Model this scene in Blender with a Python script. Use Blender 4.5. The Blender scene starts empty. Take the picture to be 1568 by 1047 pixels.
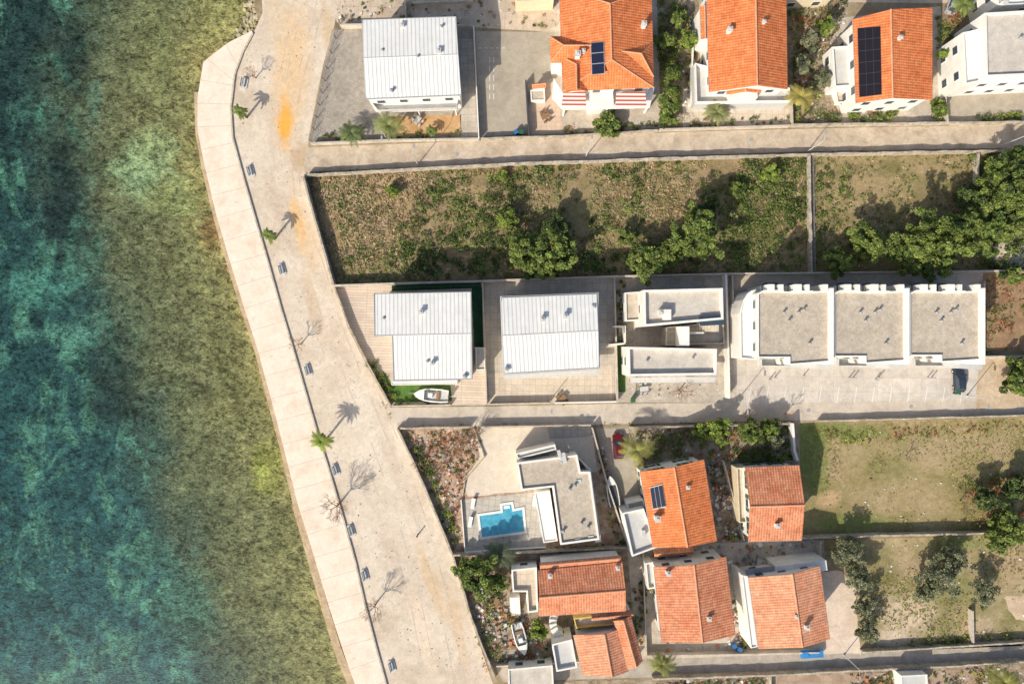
import bpy, math, random
import numpy as np
from mathutils import Vector, Matrix
from mathutils.geometry import tessellate_polygon
random.seed(7)
RNG=np.random.default_rng(11)
S=0.107; H=112.0; CX=784.0; CY=523.5
def P(px,py,z=0.0):
    k=S*(H-z)/H
    return ((px-CX)*k, -(py-CY)*k)
def PP(pts,z=0.0): return [P(a,b,z) for a,b in pts]
sc=bpy.context.scene
COL=sc.collection
# ------------------------------------------------------------ materials
MATS={}
def newmat(name,rough=.85,spec=.3):
    m=bpy.data.materials.new(name); m.use_nodes=True
    b=m.node_tree.nodes['Principled BSDF']
    b.inputs['Roughness'].default_value=rough
    b.inputs['Specular IOR Level'].default_value=spec
    MATS[name]=m
    return m,m.node_tree,b
def N(nt,t): return nt.nodes.new(t)
def L(nt,a,b): nt.links.new(a,b)
def setin(nt,sock,v):
    if isinstance(v,bpy.types.NodeSocket): nt.links.new(v,sock)
    elif isinstance(v,(tuple,list)) and len(v)==3 and sock.type=='RGBA': sock.default_value=(*v,1)
    else: sock.default_value=v
def POS(nt): return N(nt,'ShaderNodeNewGeometry').outputs['Position']
def math_(nt,op,a,b=0.0,c=0.0):
    n=N(nt,'ShaderNodeMath'); n.operation=op
    setin(nt,n.inputs[0],a); setin(nt,n.inputs[1],b); setin(nt,n.inputs[2],c)
    return n.outputs[0]
def noi(nt,vec,scale,detail=4,rough=.55,dist=0.):
    n=N(nt,'ShaderNodeTexNoise'); L(nt,vec,n.inputs['Vector'])
    n.inputs['Scale'].default_value=scale; n.inputs['Detail'].default_value=min(detail,5)
    n.inputs['Roughness'].default_value=rough; n.inputs['Distortion'].default_value=dist
    return n.outputs[0]
def ramp(nt,fac,stops):
    n=N(nt,'ShaderNodeValToRGB'); L(nt,fac,n.inputs[0]); e=n.color_ramp.elements
    while len(e)<len(stops): e.new(.5)
    for i,(p,c) in enumerate(stops):
        e[i].position=p
        e[i].color=(*c,1) if isinstance(c,(tuple,list)) else (c,c,c,1)
    return n.outputs[0]
def mix(nt,f,a,b,bl='MIX'):
    n=N(nt,'ShaderNodeMix'); n.data_type='RGBA'; n.blend_type=bl
    setin(nt,n.inputs[0],f); setin(nt,n.inputs[6],a); setin(nt,n.inputs[7],b)
    return n.outputs[2]
def mapping(nt,vec,loc=(0,0,0),rot=0.,scale=(1,1,1),typ='POINT'):
    n=N(nt,'ShaderNodeMapping'); n.vector_type=typ; L(nt,vec,n.inputs[0])
    n.inputs['Location'].default_value=loc; n.inputs['Rotation'].default_value=(0,0,rot); n.inputs['Scale'].default_value=scale
    return n.outputs[0]
def bump(nt,b,h,strength=.3,dist=.1):
    n=N(nt,'ShaderNodeBump'); n.inputs['Strength'].default_value=strength; n.inputs['Distance'].default_value=dist
    L(nt,h,n.inputs['Height']); L(nt,n.outputs[0],b.inputs['Normal'])
def blobmask(nt,pos,px,py,rx,ry,ang=0.,nz=None,amp=.5):
    x,y=P(px,py)
    v=mapping(nt,pos,(x,y,0),math.radians(ang),(rx*S,ry*S,1000),'TEXTURE')
    l=N(nt,'ShaderNodeVectorMath'); l.operation='LENGTH'; L(nt,v,l.inputs[0]); d=l.outputs['Value']
    if nz is not None:
        d=math_(nt,'ADD',d,math_(nt,'MULTIPLY',math_(nt,'SUBTRACT',nz,.5),amp*2))
    mr=N(nt,'ShaderNodeMapRange'); mr.interpolation_type='SMOOTHSTEP'
    L(nt,d,mr.inputs[0]); mr.inputs[1].default_value=1.15; mr.inputs[2].default_value=.35; mr.inputs[3].default_value=0; mr.inputs[4].default_value=1
    return mr.outputs[0]
GF=(1.18,1.12,1.035)
def gf(c): return tuple(min(.82,c[i]*GF[i]) for i in range(3))
def gmat(name,cols,scale=.25,fine=4.,fa=.25,rough=.92,bm=.25,blobs=(),brick=None,spots=None,stain=0.):
    m,nt,b=newmat(name,rough,.15); p=POS(nt)
    n1=noi(nt,p,scale,7,.62,.4)
    k=len(cols); c=ramp(nt,n1,[(.32+.36*i/max(1,k-1),gf(cols[i])) for i in range(k)])
    if blobs:
        nz=noi(nt,p,.35,5,.6)
        for (px,py,rx,ry,ang,col,st) in blobs:
            mk=blobmask(nt,p,px,py,rx,ry,ang,nz)
            c=mix(nt,math_(nt,'MULTIPLY',mk,st),c,gf(col))
    n2=noi(nt,p,fine,4,.7)
    c=mix(nt,1.,c,ramp(nt,n2,[(.28,1-fa),(.72,1+fa*.6)]),'MULTIPLY')
    n3=noi(nt,p,fine*.18,4,.6,.8)
    c=mix(nt,1.,c,ramp(nt,n3,[(.3,1-fa*.8),(.7,1+fa*.3)]),'MULTIPLY')
    if spots:
        n4=noi(nt,p,spots[0],3,.6,.5)
        c=mix(nt,ramp(nt,n4,[(spots[1],0.),(spots[1]+.06,1.)]),c,spots[2])
    if stain:
        c=mix(nt,stain,c,mix(nt,1.,c,ramp(nt,noi(nt,p,.45,5,.7,.8),[(.38,.70),(.54,1.05)]),'MULTIPLY'))
    if brick:
        w,h,rot,dark=brick
        br=N(nt,'ShaderNodeTexBrick'); L(nt,mapping(nt,p,(0,0,0),math.radians(rot)),br.inputs[0])
        br.offset=0.; br.inputs['Color1'].default_value=(1,1,1,1); br.inputs['Color2'].default_value=(.88,.88,.88,1)
        br.inputs['Mortar'].default_value=(dark,dark,dark,1); br.inputs['Scale'].default_value=1.
        br.inputs['Mortar Size'].default_value=.05; br.inputs['Brick Width'].default_value=w; br.inputs['Row Height'].default_value=h
        c=mix(nt,1.,c,br.outputs[0],'MULTIPLY')
    L(nt,c,b.inputs['Base Color'])
    if bm: bump(nt,b,n2,bm,.08)
    return m
def plain(name,col,rough=.6,spec=.4,metal=0,var=.12,vs=1.5):
    m,nt,b=newmat(name,rough,spec); p=POS(nt)
    c=mix(nt,1.,col,ramp(nt,noi(nt,p,vs,5,.65),[(.3,1-var),(.7,1+var*.4)]),'MULTIPLY')
    L(nt,c,b.inputs['Base Color']); b.inputs['Metallic'].default_value=metal
    return m
def tile(name,c1,c2,old,seed,dirt=.35):
    m,nt,b=newmat(name,.85,.2)
    uv=N(nt,'ShaderNodeUVMap').outputs[0]; sp=N(nt,'ShaderNodeSeparateXYZ'); L(nt,uv,sp.inputs[0])
    u=math_(nt,'SINE',math_(nt,'MULTIPLY',sp.outputs[0],2*math.pi/.42)); v=math_(nt,'FRACT',math_(nt,'MULTIPLY',sp.outputs[1],1/.40))
    p=mapping(nt,POS(nt),(seed,seed*2,0))
    br=N(nt,'ShaderNodeTexBrick'); L(nt,uv,br.inputs[0]); br.inputs['Scale'].default_value=1; br.inputs['Brick Width'].default_value=.42; br.inputs['Row Height'].default_value=.4
    br.inputs['Mortar Size'].default_value=.0; br.offset=0; br.inputs['Color1'].default_value=(1.08,1.08,1.05,1); br.inputs['Color2'].default_value=(.76,.72,.72,1)
    c=mix(nt,ramp(nt,noi(nt,p,.5,6,.65),[(.35,0.),(.65,1.)]),c1,c2)
    c=mix(nt,.8,c,mix(nt,1.,c,br.outputs[0],'MULTIPLY'))
    c=mix(nt,math_(nt,'MULTIPLY',ramp(nt,noi(nt,p,2.2,6,.75),[(.48,0.),(.66,1.)]),dirt),c,old)
    c=mix(nt,1.,c,ramp(nt,noi(nt,mapping(nt,p,(3,1,0),0,(1,1,1)),.8,5,.7,.6),[(.36,.84),(.55,1.04)]),'MULTIPLY')
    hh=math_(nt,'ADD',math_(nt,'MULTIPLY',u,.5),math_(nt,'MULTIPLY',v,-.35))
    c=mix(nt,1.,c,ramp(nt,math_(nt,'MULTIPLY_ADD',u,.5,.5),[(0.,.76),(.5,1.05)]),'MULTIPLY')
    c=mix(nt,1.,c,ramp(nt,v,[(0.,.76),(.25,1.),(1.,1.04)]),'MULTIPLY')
    L(nt,c,b.inputs['Base Color']); bump(nt,b,hh,.5,.06)
    return m
def ribbed(name,col,period=.5):
    m,nt,b=newmat(name,.5,.3)
    uv=N(nt,'ShaderNodeUVMap').outputs[0]; sp=N(nt,'ShaderNodeSeparateXYZ'); L(nt,uv,sp.inputs[0])
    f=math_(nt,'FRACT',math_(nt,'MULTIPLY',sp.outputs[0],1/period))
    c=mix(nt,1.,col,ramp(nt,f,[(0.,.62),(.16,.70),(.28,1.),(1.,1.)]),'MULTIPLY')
    p=POS(nt)
    c=mix(nt,1.,c,ramp(nt,noi(nt,p,.5,6,.7),[(.35,.90),(.65,1.)]),'MULTIPLY')
    c=mix(nt,1.,c,ramp(nt,noi(nt,mapping(nt,p,(0,0,0),0,(3,.4,1)),1.2,4,.6),[(.35,.92),(.6,1.)]),'MULTIPLY')
    L(nt,c,b.inputs['Base Color'])
    return m
def folmat():
    m,nt,b=newmat('foliage',.6,.25)
    a=N(nt,'ShaderNodeAttribute'); a.attribute_name='Col'
    L(nt,a.outputs['Color'],b.inputs['Base Color'])
    t=N(nt,'ShaderNodeBsdfTranslucent'); L(nt,a.outputs['Color'],t.inputs[0])
    ms=N(nt,'ShaderNodeMixShader'); ms.inputs[0].default_value=.35
    L(nt,b.outputs[0],ms.inputs[1]); L(nt,t.outputs[0],ms.inputs[2])
    L(nt,ms.outputs[0],nt.nodes['Material Output'].inputs[0])
    return m
FOL=folmat()
def colmat(name,rough=.85):
    m,nt,b=newmat(name,rough,.3); a=N(nt,'ShaderNodeAttribute'); a.attribute_name='Col'
    L(nt,a.outputs['Color'],b.inputs['Base Color']); return m
DEB=colmat('stones')
WHITE=plain('white_render',(.79,.755,.69),.8,.2,0,.14,.8)
WHITE2=plain('white_paint',(.80,.775,.72),.6,.3,0,.12,1.5)
CREAM=plain('cream_render',(.70,.58,.40),.85,.2,0,.12,.8)
YEL=plain('ochre_render',(.66,.45,.14),.85,.2,0,.12,.8)
STONE=gmat('dry_stone',[(.30,.27,.22),(.42,.38,.32),(.54,.50,.44)],1.2,6,.35,.95,.5)
CONC=gmat('concrete_wall',[(.42,.385,.34),(.52,.485,.44)],.5,3,.25)
GLASS=plain('window_glass',(.05,.07,.09),.12,.6)
DARK=plain('dark_metal',(.07,.07,.08),.5,.4)
GREY=plain('grey_metal',(.33,.33,.33),.5,.4)
LGREY=plain('light_grey',(.54,.53,.50),.7,.3)
SOLAR=plain('solar_cells',(.015,.02,.045),.25,.5,0,.2,3)
SOLARK=plain('solar_black',(.016,.013,.018),.35,.4,0,.2,3)
TYRE=plain('rubber',(.02,.02,.02),.9,.1)
WOOD=plain('wood',(.28,.17,.09),.8,.2,0,.3,5)
BARK=plain('bark',(.16,.11,.08),.95,.1,0,.3,6)
TWIG=plain('twigs',(.30,.19,.135),.95,.1,0,.3,6)
SHUT=plain('green_shutter',(.05,.13,.07),.7,.3)
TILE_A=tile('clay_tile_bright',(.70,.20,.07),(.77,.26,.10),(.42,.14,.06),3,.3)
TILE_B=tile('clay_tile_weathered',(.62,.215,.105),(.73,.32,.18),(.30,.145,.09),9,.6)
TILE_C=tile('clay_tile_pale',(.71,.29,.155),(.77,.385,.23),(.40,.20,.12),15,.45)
CAP=plain('ridge_mortar',(.70,.34,.2),.9,.2,0,.3,3)
RIB=ribbed('white_ribbed_metal',(.79,.78,.745),.62)
ROOFGR=gmat('roof_gravel',[(.41,.37,.315),(.48,.435,.375)],.3,7,.28,.95,.3)
ROOFGR2=gmat('roof_grey',[(.44,.42,.385),(.54,.515,.48)],.5,5,.18,.95,.1)
# ------------------------------------------------------------ mesh helpers
class Part:
    def __init__(s,mat): s.v=[];s.f=[];s.uv=[];s.mat=mat
    def face(s,pts,uv=None):
        n=len(s.v); s.v+= [tuple(p) for p in pts]; s.f.append(tuple(range(n,n+len(pts))))
        s.uv.append(uv if uv else [(p[0],p[1]) for p in pts])
    def box(s,cx,cy,z0,z1,w,d,ang=0.):
        c,sn=math.cos(ang),math.sin(ang)
        q=[(cx+x*c-y*sn,cy+x*sn+y*c) for x,y in((-w/2,-d/2),(w/2,-d/2),(w/2,d/2),(-w/2,d/2))]
        s.prism(q,z0,z1,bottom=True)
    def prism(s,poly,z0,z1,top=True,bottom=False):
        if area(poly)<0: poly=poly[::-1]
        n=len(poly)
        for i in range(n):
            a=poly[i];b=poly[(i+1)%n]
            s.face([(a[0],a[1],z0),(b[0],b[1],z0),(b[0],b[1],z1),(a[0],a[1],z1)])
        if top: s.poly(poly,z1)
        if bottom: s.poly(poly[::-1],z0)
    def poly(s,poly,z):
        if len(poly)<=4: s.face([(a,b,z) for a,b in poly]); return
        tri=tessellate_polygon([[Vector((a,b,0)) for a,b in poly]])
        up=area(poly)>0
        for t in tri:
            q=[poly[i] for i in t]
            if (area(q)>0)!=up: q=q[::-1]
            s.face([(a,b,z) for a,b in q])
    def tube(s,a,b,r0,r1,n=6):
        a=Vector(a);b=Vector(b);d=(b-a)
        if d.length<1e-6: return
        d.normalize(); t=d.orthogonal().normalized(); u=d.cross(t)
        A=[a+(t*math.cos(2*math.pi*i/n)+u*math.sin(2*math.pi*i/n))*r0 for i in range(n)]
        B_=[b+(t*math.cos(2*math.pi*i/n)+u*math.sin(2*math.pi*i/n))*r1 for i in range(n)]
        for i in range(n):
            j=(i+1)%n; s.face([A[i],A[j],B_[j],B_[i]])
        s.face(B_)
        s.face(A[::-1])
    def slab(s,q,th=.16):
        """q: 4 points xyz, eave pair first (q0,q1) then ridge (q2,q3)"""
        q=[Vector(p) for p in q]
        e=(q[1]-q[0]).normalized(); nrm=(q[1]-q[0]).cross(q[2]-q[0])
        if nrm.z<0: q=[q[1],q[0],q[3] if len(q)==4 else q[2]]+([q[2]] if len(q)==4 else []); e=(q[1]-q[0]).normalized(); nrm=-nrm
        nrm=(q[1]-q[0]).cross(q[2]-q[0]).normalized(); w=nrm.cross(e)
        uv=[((p-q[0]).dot(e),(p-q[0]).dot(w)) for p in q]
        s.face(q,uv)
        lo=[p-Vector((0,0,th)) for p in q]
        s.face(lo[::-1])
        n=len(q)
        for i in range(n):
            j=(i+1)%n; s.face([lo[i],lo[j],q[j],q[i]])
    def loft(s,secs,cap=True):
        for a,b in zip(secs[:-1],secs[1:]):
            n=len(a)
            for i in range(n-1): s.face([a[i],a[i+1],b[i+1],b[i]])
        if cap:
            s.face(secs[0][::-1]); s.face(secs[-1])
def area(p): return sum(p[i][0]*p[(i+1)%len(p)][1]-p[(i+1)%len(p)][0]*p[i][1] for i in range(len(p)))/2
def offset(poly,d):
    if area(poly)<0: poly=poly[::-1]
    n=len(poly);out=[]
    for i in range(n):
        p=Vector(poly[i-1]);c=Vector(poly[i]);q=Vector(poly[(i+1)%n])
        a=(c-p).normalized();b=(q-c).normalized()
        na=Vector((-a.y,a.x));nb=Vector((-b.y,b.x)); m=(na+nb)
        k=d/max(.3,(1+na.dot(nb)))
        out.append(tuple(c+m*k))
    return out
def mkobj(name,part,center=(0,0,0),parent=None,smooth=False):
    me=bpy.data.meshes.new(name)
    c=center
    me.from_pydata([(v[0]-c[0],v[1]-c[1],v[2]-c[2]) for v in part.v],[],part.f)
    uvl=me.uv_layers.new(name='UVMap'); flat=[x for f in part.uv for p in f for x in p]
    uvl.data.foreach_set('uv',flat)
    me.materials.append(part.mat); me.update()
    o=bpy.data.objects.new(name,me); COL.objects.link(o)
    if parent: o.parent=parent
    else: o.location=c
    return o
class Obj:
    def __init__(s,name,x,y,z=0.,ang=0.,local=False):
        s.name=name;s.c=(x,y,z);s.parts={};s.ang=ang;s.local=local;s.q=[]
    def p(s,name,mat):
        if name not in s.parts: s.parts[name]=Part(mat)
        return s.parts[name]
    def done(s):
        e=bpy.data.objects.new(s.name,None); COL.objects.link(e); e.location=s.c; e.rotation_euler=(0,0,s.ang); e.empty_display_size=.5
        for k,p in s.parts.items():
            if p.f: mkobj(k,p,(0,0,0) if s.local else s.c,e)
        for (nm,V,C,mt) in s.q: quads(nm,V-(0 if s.local else np.array(s.c)),C,mt,e)
        return e
def quads(name,V,C,mat=None,parent=None,loc=None):
    n=len(V); me=bpy.data.meshes.new(name)
    me.vertices.add(n*4); me.vertices.foreach_set('co',np.ascontiguousarray(V,dtype=np.float32).ravel())
    me.loops.add(n*4); me.loops.foreach_set('vertex_index',np.arange(n*4,dtype=np.int32))
    me.polygons.add(n); me.polygons.foreach_set('loop_start',np.arange(0,n*4,4,dtype=np.int32))
    me.update(calc_edges=True)
    ca=me.color_attributes.new('Col','FLOAT_COLOR','POINT')
    c4=np.ones((n,4,4),dtype=np.float32); c4[:,:,:3]=np.clip(C,0.004,.8)[:,None,:]
    ca.data.foreach_set('color',c4.ravel())
    me.materials.append(mat or FOL)
    o=bpy.data.objects.new(name,me); COL.objects.link(o)
    if parent: o.parent=parent
    if loc is not None: o.location=loc
    return o
def leafq(Cn,size,flat=.0,elong=1.6):
    n=len(Cn); a=RNG.normal(size=(n,3)); a[:,2]*=(1-flat); a/=np.linalg.norm(a,axis=1)[:,None]
    b=RNG.normal(size=(n,3)); b[:,2]*=(1-flat); b-=a*(a*b).sum(1)[:,None]; b/=np.linalg.norm(b,axis=1)[:,None]+1e-9
    s=np.asarray(size).reshape(-1,1)
    return np.stack([Cn-a*s*elong/2,Cn+b*s/2,Cn+a*s*elong/2,Cn-b*s/2],1)
def fn(x,y,sc_,seed):
    r=np.random.default_rng(seed); o=0
    for i in range(7):
        th=r.uniform(0,6.28); f=(1.7**(i%4))/sc_*r.uniform(.8,1.2)
        o=o+np.sin((x*np.cos(th)+y*np.sin(th))*f+r.uniform(0,6.28))/(1+.6*(i%4))
    return o/3.
def inpoly(x,y,poly):
    c=np.zeros(len(x),bool); n=len(poly)
    for i in range(n):
        x1,y1=poly[i];x2,y2=poly[(i+1)%n]
        if y1==y2: continue
        t=((y1>y)!=(y2>y))&(x<(x2-x1)*(y-y1)/(y2-y1)+x1); c^=t
    return c
def samp(poly,n):
    a=np.array(poly); mn=a.min(0);mx=a.max(0)
    ar=abs(area(poly)); k=int(n*((mx-mn).prod()/max(ar,1e-3))*1.05)+8
    x=RNG.uniform(mn[0],mx[0],k);y=RNG.uniform(mn[1],mx[1],k); m=inpoly(x,y,poly)
    return x[m][:n],y[m][:n]
SF=1.55
DRY=(.27,.20,.11);DRY2=(.345,.27,.16);GR=(.09,.12,.032);GR2=(.145,.175,.048);GR3=(.06,.09,.028);OL=(.17,.17,.075);RED=(.25,.11,.055);YG=(.22,.245,.05);GREYV=(.22,.21,.15);BRN=(.19,.135,.08)
def scrub(name,pts,dens,pal,r=(.25,.7),h=.5,k=12,leaf=.2,gap=-.3,seed=1,sc_=3.,z=0.,px=True):
    poly=PP(pts) if px else pts
    n=int(abs(area(poly))*dens)
    x,y=samp(poly,n)
    f=fn(x,y,sc_,seed); m=f>gap+RNG.normal(0,.25,len(x)); x=x[m];y=y[m]
    g=fn(x,y,sc_*.9,seed+50)*.5+.5+RNG.normal(0,.22,len(x))
    idx=np.clip((g*len(pal)).astype(int),0,len(pal)-1); col=np.array(pal)[idx]*SF
    col=col*RNG.uniform(.6,1.4,(len(x),1))
    rr=RNG.uniform(0,1,len(x))**2*(r[1]-r[0])+r[0]
    X=np.repeat(x,k);Y=np.repeat(y,k);R=np.repeat(rr,k);C=np.repeat(col,k,0)
    d=RNG.normal(size=(len(X),3)); d/=np.linalg.norm(d,axis=1)[:,None]; d*=RNG.uniform(.3,1,(len(X),1))**.6
    Z=z+R*h+d[:,2]*R*h
    Cn=np.stack([X+d[:,0]*R,Y+d[:,1]*R,np.maximum(Z,z+.03)],1)
    C=C*RNG.uniform(.75,1.3,(len(X),1))
    V=leafq(Cn,leaf*RNG.uniform(.6,1.4,len(X)),.5)
    V[:,:,2]=np.maximum(V[:,:,2],z+.08)+RNG.uniform(0,.02,(len(X),1))
    return quads(name,V,C)
def stones(name,pts,n,s=(.1,.4),cols=((.5,.48,.45),(.35,.32,.28),(.6,.58,.54),(.4,.18,.1)),hz=.6,z=.02):
    poly=PP(pts); x,y=samp(poly,n); n=len(x)
    w=RNG.uniform(0,1,n)**2.*(s[1]-s[0])+s[0]; d=w*RNG.uniform(.5,1.1,n); hh=z+w*hz*RNG.uniform(.4,1,n); a=RNG.uniform(0,3.14,n)
    c=np.cos(a);sn=np.sin(a)
    def pt(sx,sy,z,tp=1.): return np.stack([x+(sx*w*c-sy*d*sn)*.5*tp,y+(sx*w*sn+sy*d*c)*.5*tp,z],1)
    z0=np.zeros(n)+z
    b=[pt(-1,-1,z0),pt(1,-1,z0),pt(1,1,z0),pt(-1,1,z0)];t=[pt(-1,-1,hh,.8),pt(1,-1,hh,.8),pt(1,1,hh,.8),pt(-1,1,hh,.8)]
    V=[np.stack(t,1)]+[np.stack([b[i],b[(i+1)%4],t[(i+1)%4],t[i]],1) for i in range(4)]
    C=np.array(cols)[RNG.integers(0,len(cols),n)]*RNG.uniform(.7,1.2,(n,1))
    return quads(name,np.concatenate(V),np.concatenate([C]*5),DEB)
def patch(name,pts,z,mat,wob=0.,px=True):
    poly=PP(pts) if px else pts
    if wob:
        out=[];n=len(poly)
        for i in range(n):
            a=Vector(poly[i]);b=Vector(poly[(i+1)%n]);k=max(1,int((b-a).length/.5))
            for j in range(k): out.append(tuple(a.lerp(b,j/k)))
        o=np.array(out); dx=fn(o[:,0],o[:,1],.9,3)*wob;dy=fn(o[:,0],o[:,1],.9,4)*wob
        poly=[(a+c,b+d) for (a,b),c,d in zip(out,dx,dy)]
    if area(poly)<0: poly=poly[::-1]
    p=Part(mat); p.poly(poly,z)
    return mkobj(name,p,(0,0,0))
def resamp(pts,step):
    out=[];
    for a,b in zip(pts[:-1],pts[1:]):
        a=Vector(a);b=Vector(b);k=max(1,int((b-a).length/step))
        for j in range(k): out.append(a.lerp(b,j/k))
    out.append(Vector(pts[-1])); return out
def wallp(part,pts,h,th,z0=0.,jit=0.):
    pts=[Vector(p) for p in pts]
    n=len(pts);Lf=[];Rt=[]
    for i in range(n):
        a=(pts[i]-pts[i-1]).normalized() if i>0 else (pts[1]-pts[0]).normalized()
        b=(pts[i+1]-pts[i]).normalized() if i<n-1 else a
        m=Vector((-(a.y+b.y),a.x+b.x)).normalized(); k=th/2/max(.4,m.dot(Vector((-a.y,a.x))))
        jj=random.uniform(-jit,jit)
        Lf.append(pts[i]+m*(k+jj));Rt.append(pts[i]-m*(k-jj*.5))
    hs=[h+random.uniform(-jit,jit)*2 for _ in pts]
    for i in range(n-1):
        l0,l1,r0,r1=Lf[i],Lf[i+1],Rt[i],Rt[i+1];a=hs[i];b=hs[i+1]
        part.face([(r0.x,r0.y,a),(r1.x,r1.y,b),(l1.x,l1.y,b),(l0.x,l0.y,a)])
        part.face([(r0.x,r0.y,z0),(r1.x,r1.y,z0),(r1.x,r1.y,b),(r0.x,r0.y,a)])
        part.face([(l1.x,l1.y,z0),(l0.x,l0.y,z0),(l0.x,l0.y,a),(l1.x,l1.y,b)])
    for i in (0,n-1):
        part.face([(Lf[i].x,Lf[i].y,z0),(Rt[i].x,Rt[i].y,z0),(Rt[i].x,Rt[i].y,hs[i]),(Lf[i].x,Lf[i].y,hs[i])])
def wall(name,pts,h=1.2,th=.35,mat=None,jit=0.,z=None):
    w=PP(pts,h if z is None else z)
    if jit: w=resamp(w,1.2)
    p=Part(mat or STONE); wallp(p,w,h,th,0.,jit)
    return mkobj(name,p,(w[0][0],w[0][1],0))
def fence(name,pts,h=1.3,mat=None):
    w=resamp(PP(pts,h),2.0); o=Obj(name,w[0][0],w[0][1]); po=o.p('posts',mat or GREY); ra=o.p('rails',mat or GREY)
    for a in w: po.box(a[0],a[1],0,h,.08,.08)
    for a,b in zip(w[:-1],w[1:]):
        for zz in (.25,.6,.95,h-.06): ra.tube((a[0],a[1],zz),(b[0],b[1],zz),.025,.025,4)
    o.done()
# ------------------------------------------------------------ world, sun, camera
SD=Vector((-.62,-.78,0)).normalized(); EL=math.radians(35)
sv=Vector((SD.x*math.cos(EL),SD.y*math.cos(EL),math.sin(EL)))
w=bpy.data.worlds.new("World"); sc.world=w; w.use_nodes=True; nt=w.node_tree
sk=nt.nodes.new('ShaderNodeTexSky'); sk.sky_type='NISHITA'; sk.sun_disc=False; sk.sun_elevation=EL; sk.sun_rotation=math.atan2(SD.x,SD.y)%(2*math.pi)
sk.dust_density=2.5
nt.links.new(sk.outputs[0],nt.nodes['Background'].inputs[0]); nt.nodes['Background'].inputs[1].default_value=.15
sl=bpy.data.lights.new('sun','SUN'); sl.energy=5.0; sl.angle=math.radians(.5); sl.color=(1,.93,.80)
so=bpy.data.objects.new('sun',sl); COL.objects.link(so); so.rotation_euler=sv.to_track_quat('Z','Y').to_euler(); so.location=(-60,-60,80)
cam=bpy.data.cameras.new('camera'); co=bpy.data.objects.new('camera',cam); COL.objects.link(co); co.location=(0,0,H)
cam.sensor_width=36; cam.lens=36*H/(1568*S); cam.clip_end=6000; sc.camera=co
sc.view_settings.view_transform='Standard'; sc.view_settings.look='None'; sc.view_settings.exposure=0
# ------------------------------------------------------------ sea
COAST=[(330,-900),(372,-300),(388,-60),(390,10),(396,38),(386,48),(350,66),(312,95),(303,150),(303,200),(314,255),(332,330),(350,392),(374,470),(394,532),(418,620),(436,690),(456,770),(478,840),(503,925),(527,1000),(544,1047),(600,1200),(800,1900)]
coastw=np.array(PP(COAST))
def shore(x,y):
    d=np.full(x.shape,1e9)
    for a,b in zip(coastw[:-1],coastw[1:]):
        ab=b-a; t=np.clip(((x-a[0])*ab[0]+(y-a[1])*ab[1])/(ab@ab),0,1)
        d=np.minimum(d,np.hypot(x-a[0]-t*ab[0],y-a[1]-t*ab[1]))
    return d
xs=np.concatenate([[-2500,-900,-400,-200,-130],np.arange(-100,-20,.9),[-10,0,20]]); ys=np.concatenate([[-2500,-800,-300,-140,-90],np.arange(-66,66,.9),[90,140,300,800,2500]])
gx,gy=np.meshgrid(xs,ys); d=shore(gx,gy)
nx,ny=len(xs),len(ys)
me=bpy.data.meshes.new('sea')
idx=np.arange(nx*ny).reshape(ny,nx)
fcs=np.stack([idx[:-1,:-1],idx[:-1,1:],idx[1:,1:],idx[1:,:-1]],-1).reshape(-1,4)
me.from_pydata(np.stack([gx.ravel(),gy.ravel(),np.full(nx*ny,-.6)],1).tolist(),[],fcs.tolist())
at=me.attributes.new('shore','FLOAT','POINT'); at.data.foreach_set('value',(d/60).ravel().astype(np.float32))
sea=bpy.data.objects.new('sea',me); COL.objects.link(sea)
m,nt,b=newmat('sea_water',.3,.12); p=POS(nt)
a=N(nt,'ShaderNodeAttribute'); a.attribute_name='shore'; sh=a.outputs['Fac']
n1=noi(nt,p,.085,5,.6,.5)
dd=math_(nt,'ADD',sh,math_(nt,'MULTIPLY',math_(nt,'SUBTRACT',n1,.5),.26))
base=ramp(nt,dd,[(0.,(.34,.29,.12)),(.025,(.26,.24,.095)),(.08,(.19,.19,.08)),(.17,(.145,.155,.072)),(.28,(.105,.125,.066)),(.37,(.055,.08,.05)),(.50,(.019,.042,.038)),(1.,(.012,.038,.042))])
deep=ramp(nt,dd,[(.28,0.),(.45,1.)])
sp=N(nt,'ShaderNodeSeparateXYZ'); L(nt,p,sp.inputs[0])
bot=ramp(nt,math_(nt,'MULTIPLY_ADD',sp.outputs[1],-1/110,.5),[(.1,0.),(1.,1.)])
base=mix(nt,math_(nt,'MULTIPLY',math_(nt,'MULTIPLY',deep,bot),.8),base,(.027,.098,.098))
n2=noi(nt,mapping(nt,p,(31,7,0),.3,(1.25,.75,1)),.15,5,.68,.8)
pt=ramp(nt,n2,[(.51,0.),(.63,1.)])
base=mix(nt,math_(nt,'MULTIPLY',math_(nt,'MULTIPLY',pt,deep),.8),base,(.08,.21,.145))
nz=noi(nt,p,.3,5,.65)
for (bx,by,rx,ry,an,colr,st) in [(215,255,62,55,20,(.21,.30,.15),.9),(262,300,48,38,0,(.23,.28,.11),.7),(235,225,40,35,0,(.25,.31,.14),.8),(340,30,60,60,0,(.28,.27,.10),.6),(235,80,40,110,0,(.16,.18,.075),.6),(320,350,20,34,0,(.22,.12,.05),.6),(404,715,28,48,0,(.24,.27,.06),.7),(350,540,28,110,15,(.12,.125,.055),.5),(95,300,40,100,0,(.012,.024,.024),.8),(165,590,50,90,0,(.02,.036,.03),.7),(280,930,60,60,0,(.06,.15,.10),.6),(50,440,70,40,0,(.065,.20,.15),.65),(115,515,45,26,0,(.09,.23,.17),.75),(140,160,16,40,0,(.08,.17,.12),.5),(110,90,30,70,0,(.014,.030,.028),.7),(240,860,50,40,0,(.06,.15,.11),.5)]:
    base=mix(nt,math_(nt,'MULTIPLY',blobmask(nt,p,bx,by,rx,ry,an,nz,.9),st),base,colr)
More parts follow.
